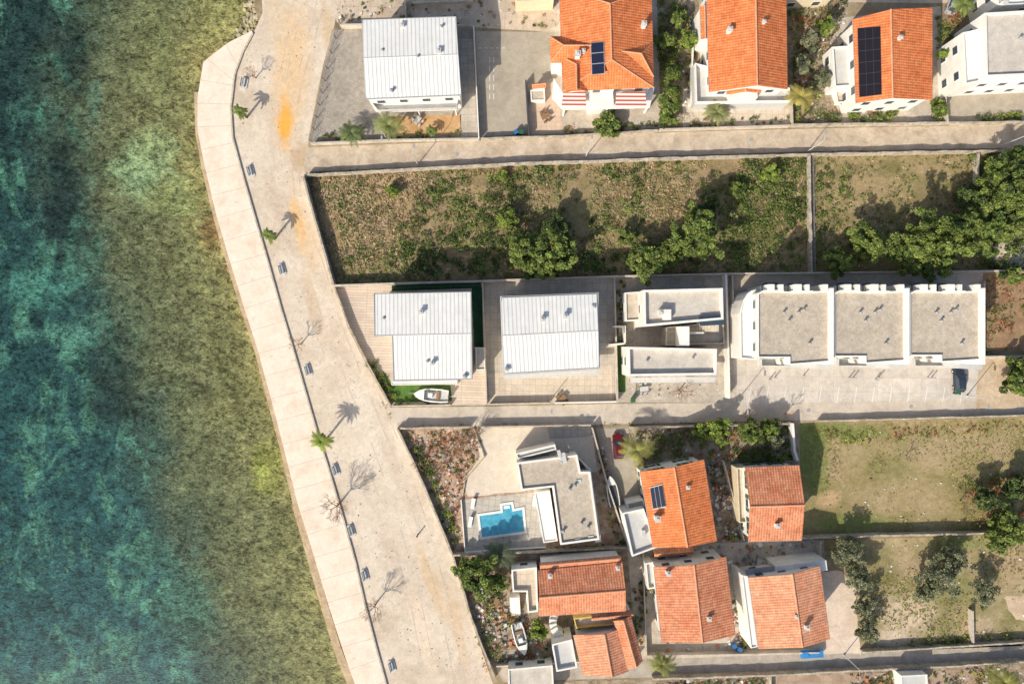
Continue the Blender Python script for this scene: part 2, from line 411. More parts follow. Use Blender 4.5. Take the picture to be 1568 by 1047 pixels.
pw=mapping(nt,p,(0,0,0),.5,(1.,1.4,1))
n3=noi(nt,pw,1.0,5,.80,.5)
base=mix(nt,1.,base,ramp(nt,n3,[(.40,.32),(.48,.88),(.56,1.1),(.68,1.6)]),'MULTIPLY')
n5=noi(nt,mapping(nt,p,(5,3,0),-.9,(1.,2.4,1)),2.6,4,.7,.5)
base=mix(nt,1.,base,ramp(nt,n5,[(.37,.52),(.5,1.),(.65,1.6)]),'MULTIPLY')  # light and dark of refracting ripples painted into the sea colour
n4=noi(nt,p,.4,5,.6,.5)
base=mix(nt,1.,base,ramp(nt,n4,[(.33,.66),(.62,1.22)]),'MULTIPLY')
L(nt,base,b.inputs['Base Color'])
bump(nt,b,noi(nt,mapping(nt,p,(5,3,0),-.9,(1.,2.2,1)),1.8,5,.65),.2,.2)
me.materials.append(m)
scrub('beach_wrack',[(300,325),(335,330),(350,395),(372,450),(350,440),(325,400),(300,372)],3,[RED,DRY,OL],(.15,.4),.2,8,.14,.1,5,1.5,-.7)
# ------------------------------------------------------------ land
LAND=gmat('soil',[(.20,.16,.10),(.28,.23,.15),(.36,.31,.23)],.2,4,.3)
poly=[(-40,2500)]+[tuple(q) for q in PP(COAST)]+[(40,-2500),(2500,-2500),(2500,2500)]
pp=Part(LAND); pp.prism(poly,-1.2,0.); mkobj('ground',pp)
KERB=[(388,-300),(398,-60),(402,20),(388,52),(372,82),(360,115),(354,165),(357,212),(374,275),(393,340),(412,405),(430,470),(448,530),(466,592),(484,655),(505,722),(528,800),(545,862),(558,920),(575,985),(592,1047),(640,1250),(800,1900)]
ESP=gmat('gravel_esplanade',[(.48,.41,.335),(.57,.505,.425),(.635,.575,.50)],.14,6,.2,.95,.3,blobs=[
 (445,110,34,130,-5,(.61,.45,.28),.85),(425,20,22,50,0,(.56,.46,.33),.6),(470,240,34,30,0,(.46,.34,.22),.8),
 (436,188,14,48,0,(.70,.37,.08),1.),(457,342,10,46,12,(.68,.40,.12),1.),(465,350,24,80,14,(.60,.46,.31),.6),(420,310,12,60,14,(.46,.38,.30),.4),
 (480,470,12,70,16,(.50,.39,.28),.6),(595,690,14,110,22,(.50,.43,.35),.6),(660,890,12,80,20,(.57,.42,.26),.6),(560,640,30,60,22,(.66,.61,.54),.5),(620,880,30,90,22,(.52,.45,.38),.5),(505,60,12,70,10,(.52,.41,.28),.8),(560,800,20,100,20,(.64,.59,.52),.5),(645,960,14,90,14,(.66,.56,.45),.6),(700,960,12,80,12,(.55,.42,.29),.7),(575,570,14,60,25,(.52,.42,.31),.6),(520,520,10,60,22,(.50,.42,.34),.5)],spots=(.9,.68,(.50,.42,.32)))
RIGHT=[(560,-300),(522,-20),(512,40),(496,95),(472,214),(474,262),(486,350),(512,437),(532,500),(562,560),(597,622),(610,655),(650,745),(690,830),(702,880),(722,950),(755,1047),(840,1300),(1000,1900)]
poly=PP(KERB)+PP(RIGHT)[::-1]
patch('gravel_esplanade',poly,.01,ESP,0,False)
TR=gmat('compacted_gravel',[(.45,.38,.31),(.56,.49,.42)],.3,5,.2,.95,.1)
def rut(pts,wd,z,mat):
    w_=resamp(PP(pts),.8); p_=Part(mat); 
    for i,(a_,b_) in enumerate(zip(w_[:-1],w_[1:])):
        if math.sin(i*.37+pts[0][0])+.6*math.sin(i*.11)<-.3: continue
        d_=(b_-a_).normalized(); n_=Vector((-d_.y,d_.x)); w0=wd*(.7+.3*math.sin(i*.9)); w1=wd*(.7+.3*math.sin((i+1)*.9))
        p_.face([(*(a_-n_*w0/2),z),(*(b_-n_*w1/2),z),(*(b_+n_*w1/2),z),(*(a_+n_*w0/2),z)])
    mkobj('wheel_track',p_)
for off in (0,17,44,60):
    rut([(455+off*.8,-20),(440+off*.7,60),(425+off*.6,130),(415+off*.6,200),(425+off*.6,300),(450+off,400),(480+off,500),(520+off,600),(560+off,700),(600+off,820),(630+off,930),(655+off,1060)],.16,.016+off*.0001,TR)
# promenade
PROM=gmat('promenade_concrete',[(.62,.52,.435),(.69,.60,.52),(.71,.635,.565)],.35,4,.10,.9,.05,spots=(.6,.67,(.62,.52,.43)))
PROM2=gmat('promenade_ledge',[(.40,.31,.20),(.50,.41,.30)],.4,4,.3,.9,.2)
JOINT=plain('joint',(.50,.41,.34),.9,.1)
CL=COAST[5:]; KR=KERB[3:]
def arc(pts,n):
    w=[Vector(q) for q in pts]; l=[0]
    for a_,b_ in zip(w[:-1],w[1:]): l.append(l[-1]+(b_-a_).length)
    o=[]
    for i in range(n):
        t=l[-1]*i/(n-1); j=max(k for k in range(len(l)) if l[k]<=t+1e-9); j=min(j,len(w)-2)
        o.append(w[j].lerp(w[j+1],(t-l[j])/(l[j+1]-l[j])))
    return o
Lw=arc(PP(CL),220)
Kd=[Vector(q) for q in resamp(PP(KR),.25)]
def near(v): return min(Kd,key=lambda q:(q-v).length_squared)
pr=Obj('promenade',*Lw[60]); sl_=pr.p('slab',PROM); jo=pr.p('joints',JOINT); kb=pr.p('kerb',CONC); lg=pr.p('sea_ledge',PROM2)
poly=[tuple(q) for q in Lw]+[tuple(q) for q in PP(KR)][::-1]
sl_.prism(poly,-.9,.14)
kk=PP(KR)
wallp(kb,[Vector(q) for q in kk],.26,.26)
acc=0
for i in range(2,len(Lw)-2):
    acc+=(Lw[i]-Lw[i-1]).length
    if acc>3.4:
        acc=0; a_=Lw[i]; t_=(Lw[i+1]-Lw[i-1]).normalized(); n_=Vector((t_.y,-t_.x)); n_=n_ if n_.x>0 else -n_
        b_=near(a_+n_*4.6)
        dd_=(b_-a_).normalized(); s_=Vector((-dd_.y,dd_.x))*.03
        jo.face([(*(a_-s_),.146),(*(b_-s_),.146),(*(b_+s_),.146),(*(a_+s_),.146)])
lw2=[Vector(q) for q in PP([(300,140),(302,205),(312,258),(330,333),(348,395),(372,473),(392,535),(415,623),(433,692),(452,772),(473,842),(498,927),(521,1002),(539,1047),(592,1200)])]
wallp(lg,lw2,-.25,.9,-.9,.08)
lw3=[Vector(q) for q in PP([(452,775),(471,842),(494,927),(517,1002),(535,1047),(590,1200)])]
wallp(lg,lw3,-.4,1.2,-.9,.1)
pr.done()
# ------------------------------------------------------------ roads
ROAD1=gmat('concrete_road',[(.40,.335,.26),(.48,.41,.33),(.54,.475,.395)],.25,5,.2,.92,.15,spots=(.5,.64,(.60,.46,.31)),stain=.5)
ROAD2=gmat('concrete_road_pale',[(.44,.395,.34),(.52,.475,.42)],.2,5,.15,.92,.1,stain=.35)
ROAD3=gmat('worn_asphalt',[(.33,.30,.265),(.41,.385,.35)],.25,5,.2,.92,.15,stain=.4)
PAVE=gmat('concrete_paving',[(.49,.46,.425),(.575,.545,.51)],.2,5,.14,.92,.1,brick=(2.4,2.4,1,.82),stain=.3)
patch('upper_road',[(468,226),(700,217),(1050,202),(1300,196),(1600,190),(3000,160),(3000,205),(1600,226),(1240,232),(1000,240),(800,248),(640,256),(466,264)],.02,ROAD1)
patch('middle_road',[(596,624),(745,622),(945,618),(1130,616),(1600,604),(3000,580),(3000,620),(1600,634),(1240,643),(905,650),(610,654)],.02,ROAD2)
patch('lower_road',[(760,1022),(985,1010),(1180,1003),(1300,998),(1568,985),(3000,930),(3000,970),(1568,1012),(1300,1024),(1000,1036),(770,1043)],.02,ROAD3)
patch('cross_drive',[(1240,870),(1290,876),(1310,900),(1318,1000),(1252,1000)],.022,gmat('pink_concrete',[(.54,.45,.375),(.62,.54,.47)],.2,4,.2),.2)
# ------------------------------------------------------------ plots (ground)
GRAV=gmat('grey_gravel',[(.30,.28,.25),(.38,.355,.32)],.3,8,.35,.95,.3)
ASPH=gmat('pale_asphalt',[(.33,.30,.25),(.40,.365,.31)],.2,6,.15,.95,.1,stain=.3)
YARD=gmat('yard_concrete',[(.42,.37,.31),(.53,.48,.42)],.3,5,.25,stain=.3)
TERR=gmat('terrace_tiles',[(.52,.455,.375),(.60,.54,.46)],.3,4,.15,.9,.05,brick=(1.,1.,1,.78))
TERR2=gmat('grey_tiles',[(.42,.39,.345),(.50,.465,.42)],.3,4,.18,.9,.05,brick=(1.2,1.2,0,.74))
DECK=gmat('pink_deck',[(.53,.45,.38),(.60,.525,.455)],.3,4,.14,.9,.05,brick=(8.,.45,2,.7))
LAWN=gmat('green_turf',[(.06,.13,.03),(.10,.19,.045)],.4,8,.25)
TURF=gmat('dark_turf',[(.02,.07,.035),(.035,.10,.05)],.4,8,.25)
FIELD=gmat('scrub_soil',[(.18,.16,.078),(.28,.22,.125),(.36,.28,.18)],.25,5,.4,.95,.4,blobs=[(560,330,110,60,0,(.38,.275,.17),.7),(600,270,80,25,0,(.40,.31,.21),.6),(520,300,40,30,0,(.40,.32,.22),.5),(900,330,90,50,0,(.20,.19,.09),.5),(1170,330,60,80,0,(.14,.17,.055),.7)])
GRASS=gmat('dry_lawn',[(.21,.19,.078),(.30,.25,.13),(.38,.305,.19)],.14,7,.35,.95,.3,blobs=[(1245,700,30,70,0,(.13,.19,.05),.8),(1300,800,90,18,0,(.16,.21,.06),.7),(1275,660,90,16,0,(.16,.21,.06),.8),(1268,766,22,15,20,(.47,.34,.20),.95),(1380,760,80,30,0,(.34,.28,.16),.6),(1430,690,80,28,0,(.37,.30,.19),.6),(1360,720,50,25,0,(.21,.21,.085),.5),(1320,690,30,20,0,(.33,.28,.16),.6),(1500,700,40,30,0,(.33,.26,.15),.5)])
GRASS2=gmat('patchy_lawn',[(.20,.185,.078),(.30,.26,.145),(.42,.345,.23)],.15,7,.35,.95,.3,blobs=[(1390,940,50,35,0,(.56,.46,.35),.9),(1370,975,40,20,0,(.60,.50,.40),.85),(1470,830,50,20,0,(.16,.22,.06),.6),(1545,850,40,60,0,(.40,.30,.20),.7),(1450,900,60,30,0,(.17,.20,.07),.5),(1400,870,35,25,0,(.42,.33,.23),.6),(1500,960,30,20,0,(.5,.4,.3),.5)])
GARD=gmat('garden_soil',[(.20,.155,.10),(.31,.255,.19),(.45,.40,.34)],.6,5,.4,.95,.4)
DIRT=gmat('beige_dirt',[(.44,.345,.24),(.55,.455,.35)],.25,5,.25)
patch('top_lane',[(525,-60),(1700,-60),(1700,8),(1200,3),(850,50),(722,42),(520,38),(514,30)],.012,gmat('tan_paving',[(.46,.39,.31),(.57,.49,.41)],.3,4,.2,.92,.1,brick=(3.,3.,2,.8)))
patch('gravel_yard',[(508,46),(724,42),(732,212),(474,220)],.015,GRAV)
patch('side_path',[(700,60),(724,60),(731,212),(706,212)],.019,TERR2)
patch('garden_terrace',[(598,178),(706,176),(706,206),(600,208)],.019,gmat('orange_deck',[(.42,.25,.12),(.52,.36,.2)],.5,4,.2,.9,.1))
patch('parking_lot',[(728,48),(848,50),(846,120),(806,130),(808,205),(735,211)],.015,ASPH)
patch('house_yard',[(806,60),(1010,-30),(1012,196),(808,208)],.013,YARD)
patch('terrace_paving',[(808,130),(850,125),(862,200),(812,206)],.022,gmat('pink_tiles',[(.57,.44,.34),(.64,.52,.42)],.4,4,.12,.9,.05,brick=(.8,.8,0,.8)))
patch('terrace_paving',[(1045,135),(1210,150),(1210,192),(1046,197)],.022,TERR)
patch('garden_bed',[(1206,-20),(1300,-20),(1290,190),(1212,192)],.016,GARD)
patch('house_yard',[(1270,30),(1440,10),(1450,185),(1290,190),(1272,140)],.02,YARD)
patch('grey_drive',[(1446,135),(1640,130),(1640,186),(1450,188)],.024,ASPH)
patch('garden_bed',[(1005,-20),(1075,-20),(1062,195),(1012,196)],.018,GARD)
patch('scrub_field',[(466,268),(800,252),(1240,237),(1243,418),(940,424),(511,437),(486,350)],.03,FIELD)
patch('scrub_field',[(1243,237),(1500,232),(1640,228),(1640,415),(1245,416)],.03,gmat('field_soil',[(.18,.165,.072),(.28,.23,.125),(.37,.29,.175)],.2,6,.35,.95,.4,blobs=[(1545,390,40,30,0,(.60,.54,.46),.9),(1330,290,60,30,0,(.35,.27,.16),.6)]))
patch('terrace_paving',[(514,440),(740,432),(744,620),(598,620),(564,558),(534,500)],.02,DECK)
patch('front_lawn',[(585,566),(600,585),(690,590),(692,614),(604,616)],.026,LAWN)
patch('side_turf',[(722,440),(738,440),(740,535),(726,530)],.026,TURF)
patch('side_turf',[(600,436),(736,432),(737,441),(600,446)],.030,TURF)
patch('terrace_paving',[(741,430),(941,424),(945,616),(746,620)],.02,TERR2)
patch('tiled_terrace',[(746,572),(936,560),(938,612),(750,616)],.027,TERR)
patch('building_yard',[(942,424),(1125,420),(1130,616),(946,616)],.02,gmat('rubble_yard',[(.38,.345,.30),(.50,.46,.41)],.4,6,.3))
patch('green_strip',[(942,520),(958,520),(958,600),(944,600)],.026,LAWN)
patch('car_park',[(1122,548),(1640,546),(1640,608),(1130,618)],.024,PAVE)
patch('dirt_drive',[(1500,550),(1600,545),(1640,620),(1492,628)],.032,DIRT,.25)
patch('garden_bed',[(1505,418),(1640,418),(1640,540),(1508,540)],.022,gmat('brown_soil',[(.24,.155,.09),(.34,.24,.15)],.4,6,.35))
patch('building_apron',[(1120,420),(1506,415),(1506,552),(1120,552)],.021,YARD)
patch('garden_bed',[(614,656),(905,652),(966,842),(696,852)],.016,gmat('pink_rubble',[(.32,.21,.14),(.44,.33,.25),(.55,.46,.38)],.6,5,.4,.95,.4))
patch('villa_driveway',[(728,655),(905,653),(915,720),(800,752),(716,760),(708,735),(735,700)],.022,gmat('drive_concrete',[(.54,.48,.40),(.62,.565,.485)],.2,5,.15),.1)
patch('side_drive',[(912,655),(962,655),(990,830),(958,838)],.024,ASPH)
patch('garden_bed',[(962,655),(1222,650),(1228,828),(985,835)],.017,GARD)
patch('grass_field',[(1224,648),(1640,636),(1640,812),(1228,820)],.02,GRASS)
patch('orchard_grass',[(1262,826),(1640,816),(1640,985),(1320,998),(1300,876)],.02,GRASS2)
patch('bare_soil',[(1532,915),(1640,900),(1640,955),(1556,948)],.026,DIRT,.5)
patch('garden_bed',[(694,852),(985,842),(990,1010),(760,1022),(722,945)],.018,GARD)
patch('house_yard',[(960,835),(1262,826),(1262,1000),(975,1010)],.019,YARD)
patch('garden_bed',[(765,1046),(1000,1038),(1568,1016),(1700,1008),(1700,1150),(800,1150)],.018,GARD)
patch('house_yard',[(1180,1036),(1500,1024),(1500,1120),(1180,1120)],.022,gmat('brown_paving',[(.30,.22,.16),(.42,.34,.27)],.3,4,.2,.92,.1,brick=(1.5,1.5,0,.8)))
patch('path_slab',[(838,655),(905,652),(908,668),(842,672)],.026,TERR2)
# ------------------------------------------------------------ buildings
def cen(p): return (sum(a for a,b in p)/len(p),sum(b for a,b in p)/len(p))
def wins(o,p0,p1,zs,n,w=1.2,h=1.3,shutter=None):
    p0=Vector(p0);p1=Vector(p1);d=(p1-p0);Ln=d.length;d.normalize();nn=Vector((d.y,-d.x))
    if nn.dot((p0+p1)/2-Vector(o.c[:2]))<0: nn=-nn
    ang=math.atan2(d.y,d.x)
    fr=o.p('window_frames',WHITE2);gl=o.p('window_glass',GLASS)
    for z in zs:
        for i in range(n):
            c=p0+d*(Ln*(i+.5)/n)
            a=c+nn*.03; fr.box(a.x,a.y,z,z+h,w+.2,.08,ang)
            a=c+nn*.045; gl.box(a.x,a.y,z+.08,z+h-.08,w,.08,ang)
            if shutter:
                s_=o.p('shutters',shutter)
                for k in (-1,1):
                    a=c+nn*.06+d*k*(w*.75+.1); s_.box(a.x,a.y,z,z+h,w*.5,.06,ang)
def allwins(o,poly,zs,shutter=None,dens=3.2):
    n=len(poly)
    for i in range(n):
        a=Vector(poly[i]);b=Vector(poly[(i+1)%n]); k=int((b-a).length/dens)
        if k>0: wins(o,a,b,zs,k,1.2,1.3,shutter)
def ring(part,poly,wd,z0,z1):
    if area(poly)<0: poly=poly[::-1]
    inn=offset(poly,wd);n=len(poly)
    for i in range(n):
        j=(i+1)%n;a,b,c,d=poly[i],poly[j],inn[j],inn[i]
        part.face([(*a,z1),(*b,z1),(*c,z1),(*d,z1)]); part.face([(*a,z0),(*b,z0),(*b,z1),(*a,z1)]); part.face([(*c,z0),(*d,z0),(*d,z1),(*c,z1)])
def chimney(o,px,py,z,h=.9,w=.55,mat=None):
    x,y=P(px,py,z); c=o.p('chimneys',mat or WHITE2); k=o.p('chimney_caps',LGREY)
    c.box(x,y,z-.4,z+h,w,w,.03); k.box(x,y,z+h+.002,z+h+.10,w+.2,w+.2,.03); k.box(x,y,z+h+.102,z+h+.25,w*.5,w*.5)
def vent(o,px,py,z,h=.5,r=.16):
    x,y=P(px,py,z); c=o.p('roof_vents',GREY); c.tube((x,y,z-.2),(x,y,z+h),r,r,8); c.tube((x,y,z+h),(x,y,z+h+.12),r*1.6,r*.8,8)
def flat(o,pts,h,roof=None,wallm=None,pw=.25,ph=.4,windows=True,z0=0.,zs=None,tag='',sh=None):
    poly=PP(pts,h+ph)
    if area(poly)<0: poly=poly[::-1]
    wl=o.p('walls'+tag,wallm or WHITE); wl.prism(poly,z0,h,top=False)
    o.p('flat_roof'+tag,roof or ROOFGR2).poly(offset(poly,pw),h)
    ring(o.p('parapet'+tag,wallm or WHITE),poly,pw,h,h+ph)
    if windows: allwins(o,poly,zs if zs else [1.0]+([4.0] if h>5.5 else [])+([6.9] if h>8.4 else []),sh)
    return poly
def lerp2(a,b,t): return (a[0]+(b[0]-a[0])*t,a[1]+(b[1]-a[1])*t)
def tiled(o,pts,zh,zr,axis='v',t=.5,hip=(0,0),mat=None,wallm=None,ov=.4,zs=None,sh=None,tag='',z0=0.,cap=True,win=True,th=.16):
    c=PP(pts,zh)
    if axis=='h': c=[c[1],c[2],c[3],c[0]]
    r0=lerp2(c[0],c[1],t); r1=lerp2(c[3],c[2],t)
    l=math.hypot(r1[0]-r0[0],r1[1]-r0[1]); a=lerp2(r0,r1,hip[0]/l); b=lerp2(r1,r0,hip[1]/l)
    C=[(*q,zh) for q in c]; A=(*a,zr);B_=(*b,zr)
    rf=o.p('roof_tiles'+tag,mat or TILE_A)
    rf.slab([C[3],C[0],A,B_],th); rf.slab([C[1],C[2],B_,A],th)
    if hip[0]>0: rf.slab([C[0],C[1],A],th)
    if hip[1]>0: rf.slab([C[2],C[3],B_],th)
    if cap:
        rc=o.p('ridge_caps'+tag,CAP); rc.tube((A[0],A[1],A[2]+.02),(B_[0],B_[1],B_[2]+.02),.13,.13,6)
        if hip[0]>0:
            for q in (0,1): rc.tube(C[q],A,.1,.1,5)
        if hip[1]>0:
            for q in (2,3): rc.tube(C[q],B_,.1,.1,5)
    g=o.p('gutters'+tag,GREY)
    for i,j in ((3,0),(1,2)): g.tube((C[i][0],C[i][1],zh-.12),(C[j][0],C[j][1],zh-.12),.07,.07,5)
    wl=o.p('walls'+tag,wallm or WHITE)
    q=offset(c,ov)
    zt=zh-.1
    wl.prism(q,z0,zt,top=True)
    if hip[0]==0 or hip[1]==0:
        for k,(e0,e1,rr,hp) in enumerate(((c[0],c[1],a,hip[0]),(c[3],c[2],b,hip[1]))):
            if hp: continue
            other=b if k==0 else a
            dv=(Vector(other)-Vector(rr)).normalized()*(ov+.002)
            e0v=Vector(lerp2(e0,e1,.07))+dv; e1v=Vector(lerp2(e0,e1,.93))+dv; rv=Vector(rr)+dv
            wl.face([(*e0v,zt),(*e1v,zt),(*rv,zr-.22)])
    if win: allwins(o,q,zs if zs else ([1.0,3.9] if zh>5 else [1.0]),sh)
    return dict(C=C,A=A,B=B_,s0=(C[3],C[0],A),s1=(C[1],C[2],B_))
def onplane(pl,px,py,off=0.):
    a,b,c=[Vector(v) for v in pl]; n=(b-a).cross(c-a).normalized()
    if n.z<0: n=-n
    a=a+n*off; g=P(px,py); o_=Vector((0,0,H)); d_=Vector((g[0],g[1],0))-o_
    return o_+d_*((a-o_).dot(n)/d_.dot(n)),n
def panel(o,pl,pts,name,mat,nx=1,ny=1,off=.12,frm=None):
    q=[onplane(pl,x,y,off)[0] for x,y in pts]; n=onplane(pl,*pts[0])[1]
    fr=o.p(name+'_frame',frm or LGREY); ce=o.p(name+'_cells',mat)
    def bx(part,qq,th):
        up=[v for v in qq]; lo=[v-n*th for v in qq]; part.face(up); part.face(lo[::-1])
        for i in range(4): j=(i+1)%4; part.face([lo[i],lo[j],up[j],up[i]])
    bx(fr,q,.08)
    m_=.04 if max(nx,ny)<4 else .02
    for i in range(nx):
        for j in range(ny):
            def at(u,v): return q[0].lerp(q[1],u).lerp(q[3].lerp(q[2],u),v)
            u0,u1,v0,v1=(i+m_)/nx,(i+1-m_)/nx,(j+m_)/ny,(j+1-m_)/ny
            bx(ce,[at(u0,v0)+n*.02,at(u1,v0)+n*.02,at(u1,v1)+n*.02,at(u0,v1)+n*.02],.03)
def posth(o,pts,z0,z1,mat=None,r=.08):
    pa=o.p('posts',mat or WHITE2)
    for x,y in pts: a=P(x,y,z1); pa.box(a[0],a[1],z0,z1-.003,r*2,r*2)
def ribroof(o,pts,zh,rise,t,tag=''):
    c=PP(pts,zh+.15); l=lerp2(c[0],c[3],t); r=lerp2(c[1],c[2],t); z=zh+.17
    rb=o.p('ribbed_roof'+tag,RIB)
    rb.slab([(*c[0],z),(*c[1],z),(*r,z+rise),(*l,z+rise)],.12); rb.slab([(*c[3],z),(*c[2],z),(*r,z+rise),(*l,z+rise)],.12)
    o.p('ridge_flashing'+tag,LGREY).tube((*l,z+rise-.03),(*r,z+rise-.03),.09,.09,6)
    g=o.p('gutters'+tag,GREY)
    for i in range(4):
        a,b=c[i],c[(i+1)%4]; g.tube((*a,z-.04),(*b,z-.04),.10,.10,6)
# A
pts=[(555,31),(698,26),(706,146),(560,152)]
o=Obj('white_house',*P(630,90,4)); wp=offset(PP(pts,6.6),.25); o.p('walls',WHITE).prism(wp,0,6.68); allwins(o,wp,[1.,4.0])
ribroof(o,pts,6.6,.5,.5)
vent(o,640,88,7.1,.4);vent(o,586,78,7.,.3);vent(o,676,42,6.9,.4);vent(o,600,140,6.9,.5,.2)
o.p('balcony_slab',WHITE2).prism(PP([(563,150),(704,145),(700,168),(580,172)],3.2),2.95,3.2)
ring(o.p('balcony_rail',LGREY),PP([(563,150),(704,145),(700,168),(580,172)],3.2),.08,3.21,4.1)
posth(o,[(582,171),(640,169),(697,167)],0,2.94)
chimney(o,616,40,6.9,.3,.5); chimney(o,672,80,7.1,.5,.6,GREY)
o.done()
# F
o=Obj('white_house',*P(650,510,4))
Lp=[(574,451),(720,448),(722,579),(604,581),(601,514),(575,513)]
wp=offset(PP(Lp,7),.2); o.p('walls',WHITE).prism(wp,0,7.02); allwins(o,wp,[1.,4.])
c1=PP([(573,450),(721,447)],7.2);c2=PP([(574,514),(722,511)],7.6);c3=PP([(601,513.5)],7.6);c4=PP([(603,582),(723,580)],7.2)
rb=o.p('ribbed_roof',RIB); rb.slab([(*c1[0],7.2),(*c1[1],7.2),(*c2[1],7.6),(*c2[0],7.6)],.12); rb.slab([(*c4[0],7.2),(*c4[1],7.2),(*c2[1],7.6),(*c3[0],7.6)],.12)
g=o.p('gutters',GREY)
for a,b in ((c1[0],c1[1]),(c4[0],c4[1])): g.tube((*a,7.14),(*b,7.14),.1,.1,6)
for a,b in ((c1[1],c2[1]),(c2[1],c4[1]),(c1[0],c2[0]),(c3[0],c4[0])):
    g.tube((*a,7.2 if a in c1 else 7.56),(*b,7.56 if b in c2 else 7.2),.1,.1,6)
g.tube((*c2[0],7.56),(*c3[0],7.56),.1,.1,6)
o.p('ridge_flashing',LGREY).tube((*c2[0],7.57),(*c2[1],7.57),.09,.09,6)
chimney(o,645,478,7.4,.6,.5);chimney(o,662,556,7.4,.6,.45); vent(o,655,553,7.3,.3); vent(o,588,487,7.3,.25); vent(o,712,576,7.3,.3,.25)
flat(o,[(598,584),(700,582),(700,588),(600,590)],3.0,WHITE2,WHITE,.1,.1,False,tag='_lower')
o.done()
o=Obj('white_outbuilding',*P(735,548,3)); flat(o,[(728,532),(742,532),(743,566),(729,567)],3.2,ROOFGR2,WHITE,.15,.25,True,zs=[1.]); o.done()
# G
pts=[(768,456),(914,450),(917,563),(772,572)]
o=Obj('white_house',*P(842,512,4)); wp=offset(PP(pts,7),.2); o.p('walls',WHITE).prism(wp,0,7.02); allwins(o,wp,[1.,4.])
ribroof(o,pts,7.0,.5,.5)
chimney(o,830,489,7.4,.7,.5);chimney(o,865,484,7.4,.7,.5); chimney(o,775,566,7.2,.5,.5);chimney(o,908,470,7.3,.2,.4)
g=o.p('roof_edge',LGREY)
ring(g,offset(PP([(766,454),(916,448),(919,566),(770,575)],7.),-.02),.16,6.75,7.1)
o.p('balcony_slab',LGREY).prism(PP([(770,574),(918,566),(918,574),(772,581)],3.2),2.95,3.2)
o.done()
# H
o=Obj('modern_house',*P(1035,510,3))
flat(o,[(985,444),(1107,441),(1108,489),(986,500)],7.,ROOFGR2,WHITE,.35,.7)
flat(o,[(961,531),(1098,534),(1097,574),(962,576)],6.,ROOFGR2,WHITE,.35,.7,tag='_front')
flat(o,[(957,448),(984,446),(985,490),(958,492)],3.2,YARD,WHITE,.2,.3,tag='_side')
flat(o,[(1020,501),(1108,492),(1110,526),(1020,529)],3.2,TERR2,CONC,.2,.5,False,tag='_court')
x,y=P(1045,515,5); o.p('stair_core',WHITE).box(x,y,0,6.3,1.5,3.); x,y=P(1065,510,4); o.p('stair_core',WHITE).box(x,y,0,4.6,2.4,.3)
st=o.p('steps',CONC)
for i in range(8):
    x,y=P(1068+i*4,499,3.2+i*.3); st.box(x,y,3.21+.0*i,3.4+i*.4,.42,1.8)
ol=o.p('dark_glazing',GLASS); ol.prism(PP([(1070,484),(1110,480),(1110,497),(1072,499)],7.6),7.42,7.5)
chimney(o,1010,478,7.1,.9,.55)
x,y=P(1020,482,7.2); o.p('roof_housing',WHITE).box(x,y,7.0,8.,1.2,1.6)
wallp(o.p('garden_wall',WHITE),PP([(940,500),(957,500),(957,526),(935,528)],1.8),1.8,.3)
vent(o,1060,548,6.,.5);vent(o,990,552,6.,.4)
o.p('terrace_slab',LGREY).prism(PP([(965,578),(1097,577),(1095,585),(966,586)],3.),2.8,3.)
o.done()
# I row houses
for k,(xa,xb) in enumerate([(1160,1272),(1277,1388),(1393,1504)]):
    w_=xb-xa; o=Obj('terraced_house',*P((xa+xb)/2,500,4.5))
    pts=[(xa,449),(xa+10,444),(xa+w_*.5,447),(xb,445),(xb,554-k*1.5),(xa+w_*.43,559-k*2),(xa+w_*.43,548-k*1.5),(xa,548-k*1.5)]
    flat(o,pts,8.2,ROOFGR,WHITE,.22,.3,True,zs=[1.,3.9,6.6])
    wallp(o.p('party_wall',WHITE2),PP([(xb+2,441),(xb+2,558)],9.),9.,.55,0.)
    for (vx,vy) in ((.35,.3),(.42,.42),(.62,.26),(.7,.75),(.55,.3)): vent(o,xa+w_*vx,447+105*vy,8.2,.55,.15)
    wq=o.p('north_stack',WHITE)
    for (u,ww,hh) in ((.16,9,1.4),(.30,7,1.0),(.52,10,1.6),(.66,6,1.0),(.9,7,1.2)):
        x,y=P(xa+w_*u,441,8.5); wq.box(x,y,0,8.5+hh*.6,ww*S,1.0); 
    for u,v,w2 in ((.22,446,26),(.6,447,30)):
        x,y=P(xa+w_*u,v,8.6); wq.box(x,y,8.1,9.0,w2*S,.35)
        x,y=P(xa+w_*u,v-8,8.6); o.p('canopy_glass',GLASS).box(x,y,7.0,7.1,w2*S*.9,1.3)
    sb=o.p('terrace_slab',LGREY); sb.prism(PP([(xa,548),(xb,554),(xb,566),(xa,560)],3.),2.8,3.0)
    for zz in (3.0,5.8): 
        ring(o.p('balcony_rail',LGREY),PP([(xa+3,549),(xa+w_*.42,549),(xa+w_*.42,560),(xa+3,560)],zz),.08,zz+.01,zz+.9)
    o.done()
arcp=[(1158,443),(1158,551),(1134,549),(1133,480)]+[(1134+24*(1-math.cos(math.radians(a))),480-37*math.sin(math.radians(a))) for a in (15,35,55,72)]
o=Obj('rounded_white_house',*P(1146,500,3)); flat(o,arcp,6.,WHITE2,WHITE,.2,.3,False); o.done()
wall('garden_wall',[(1112,420),(1115,520),(1117,610)],2.0,.3,WHITE)
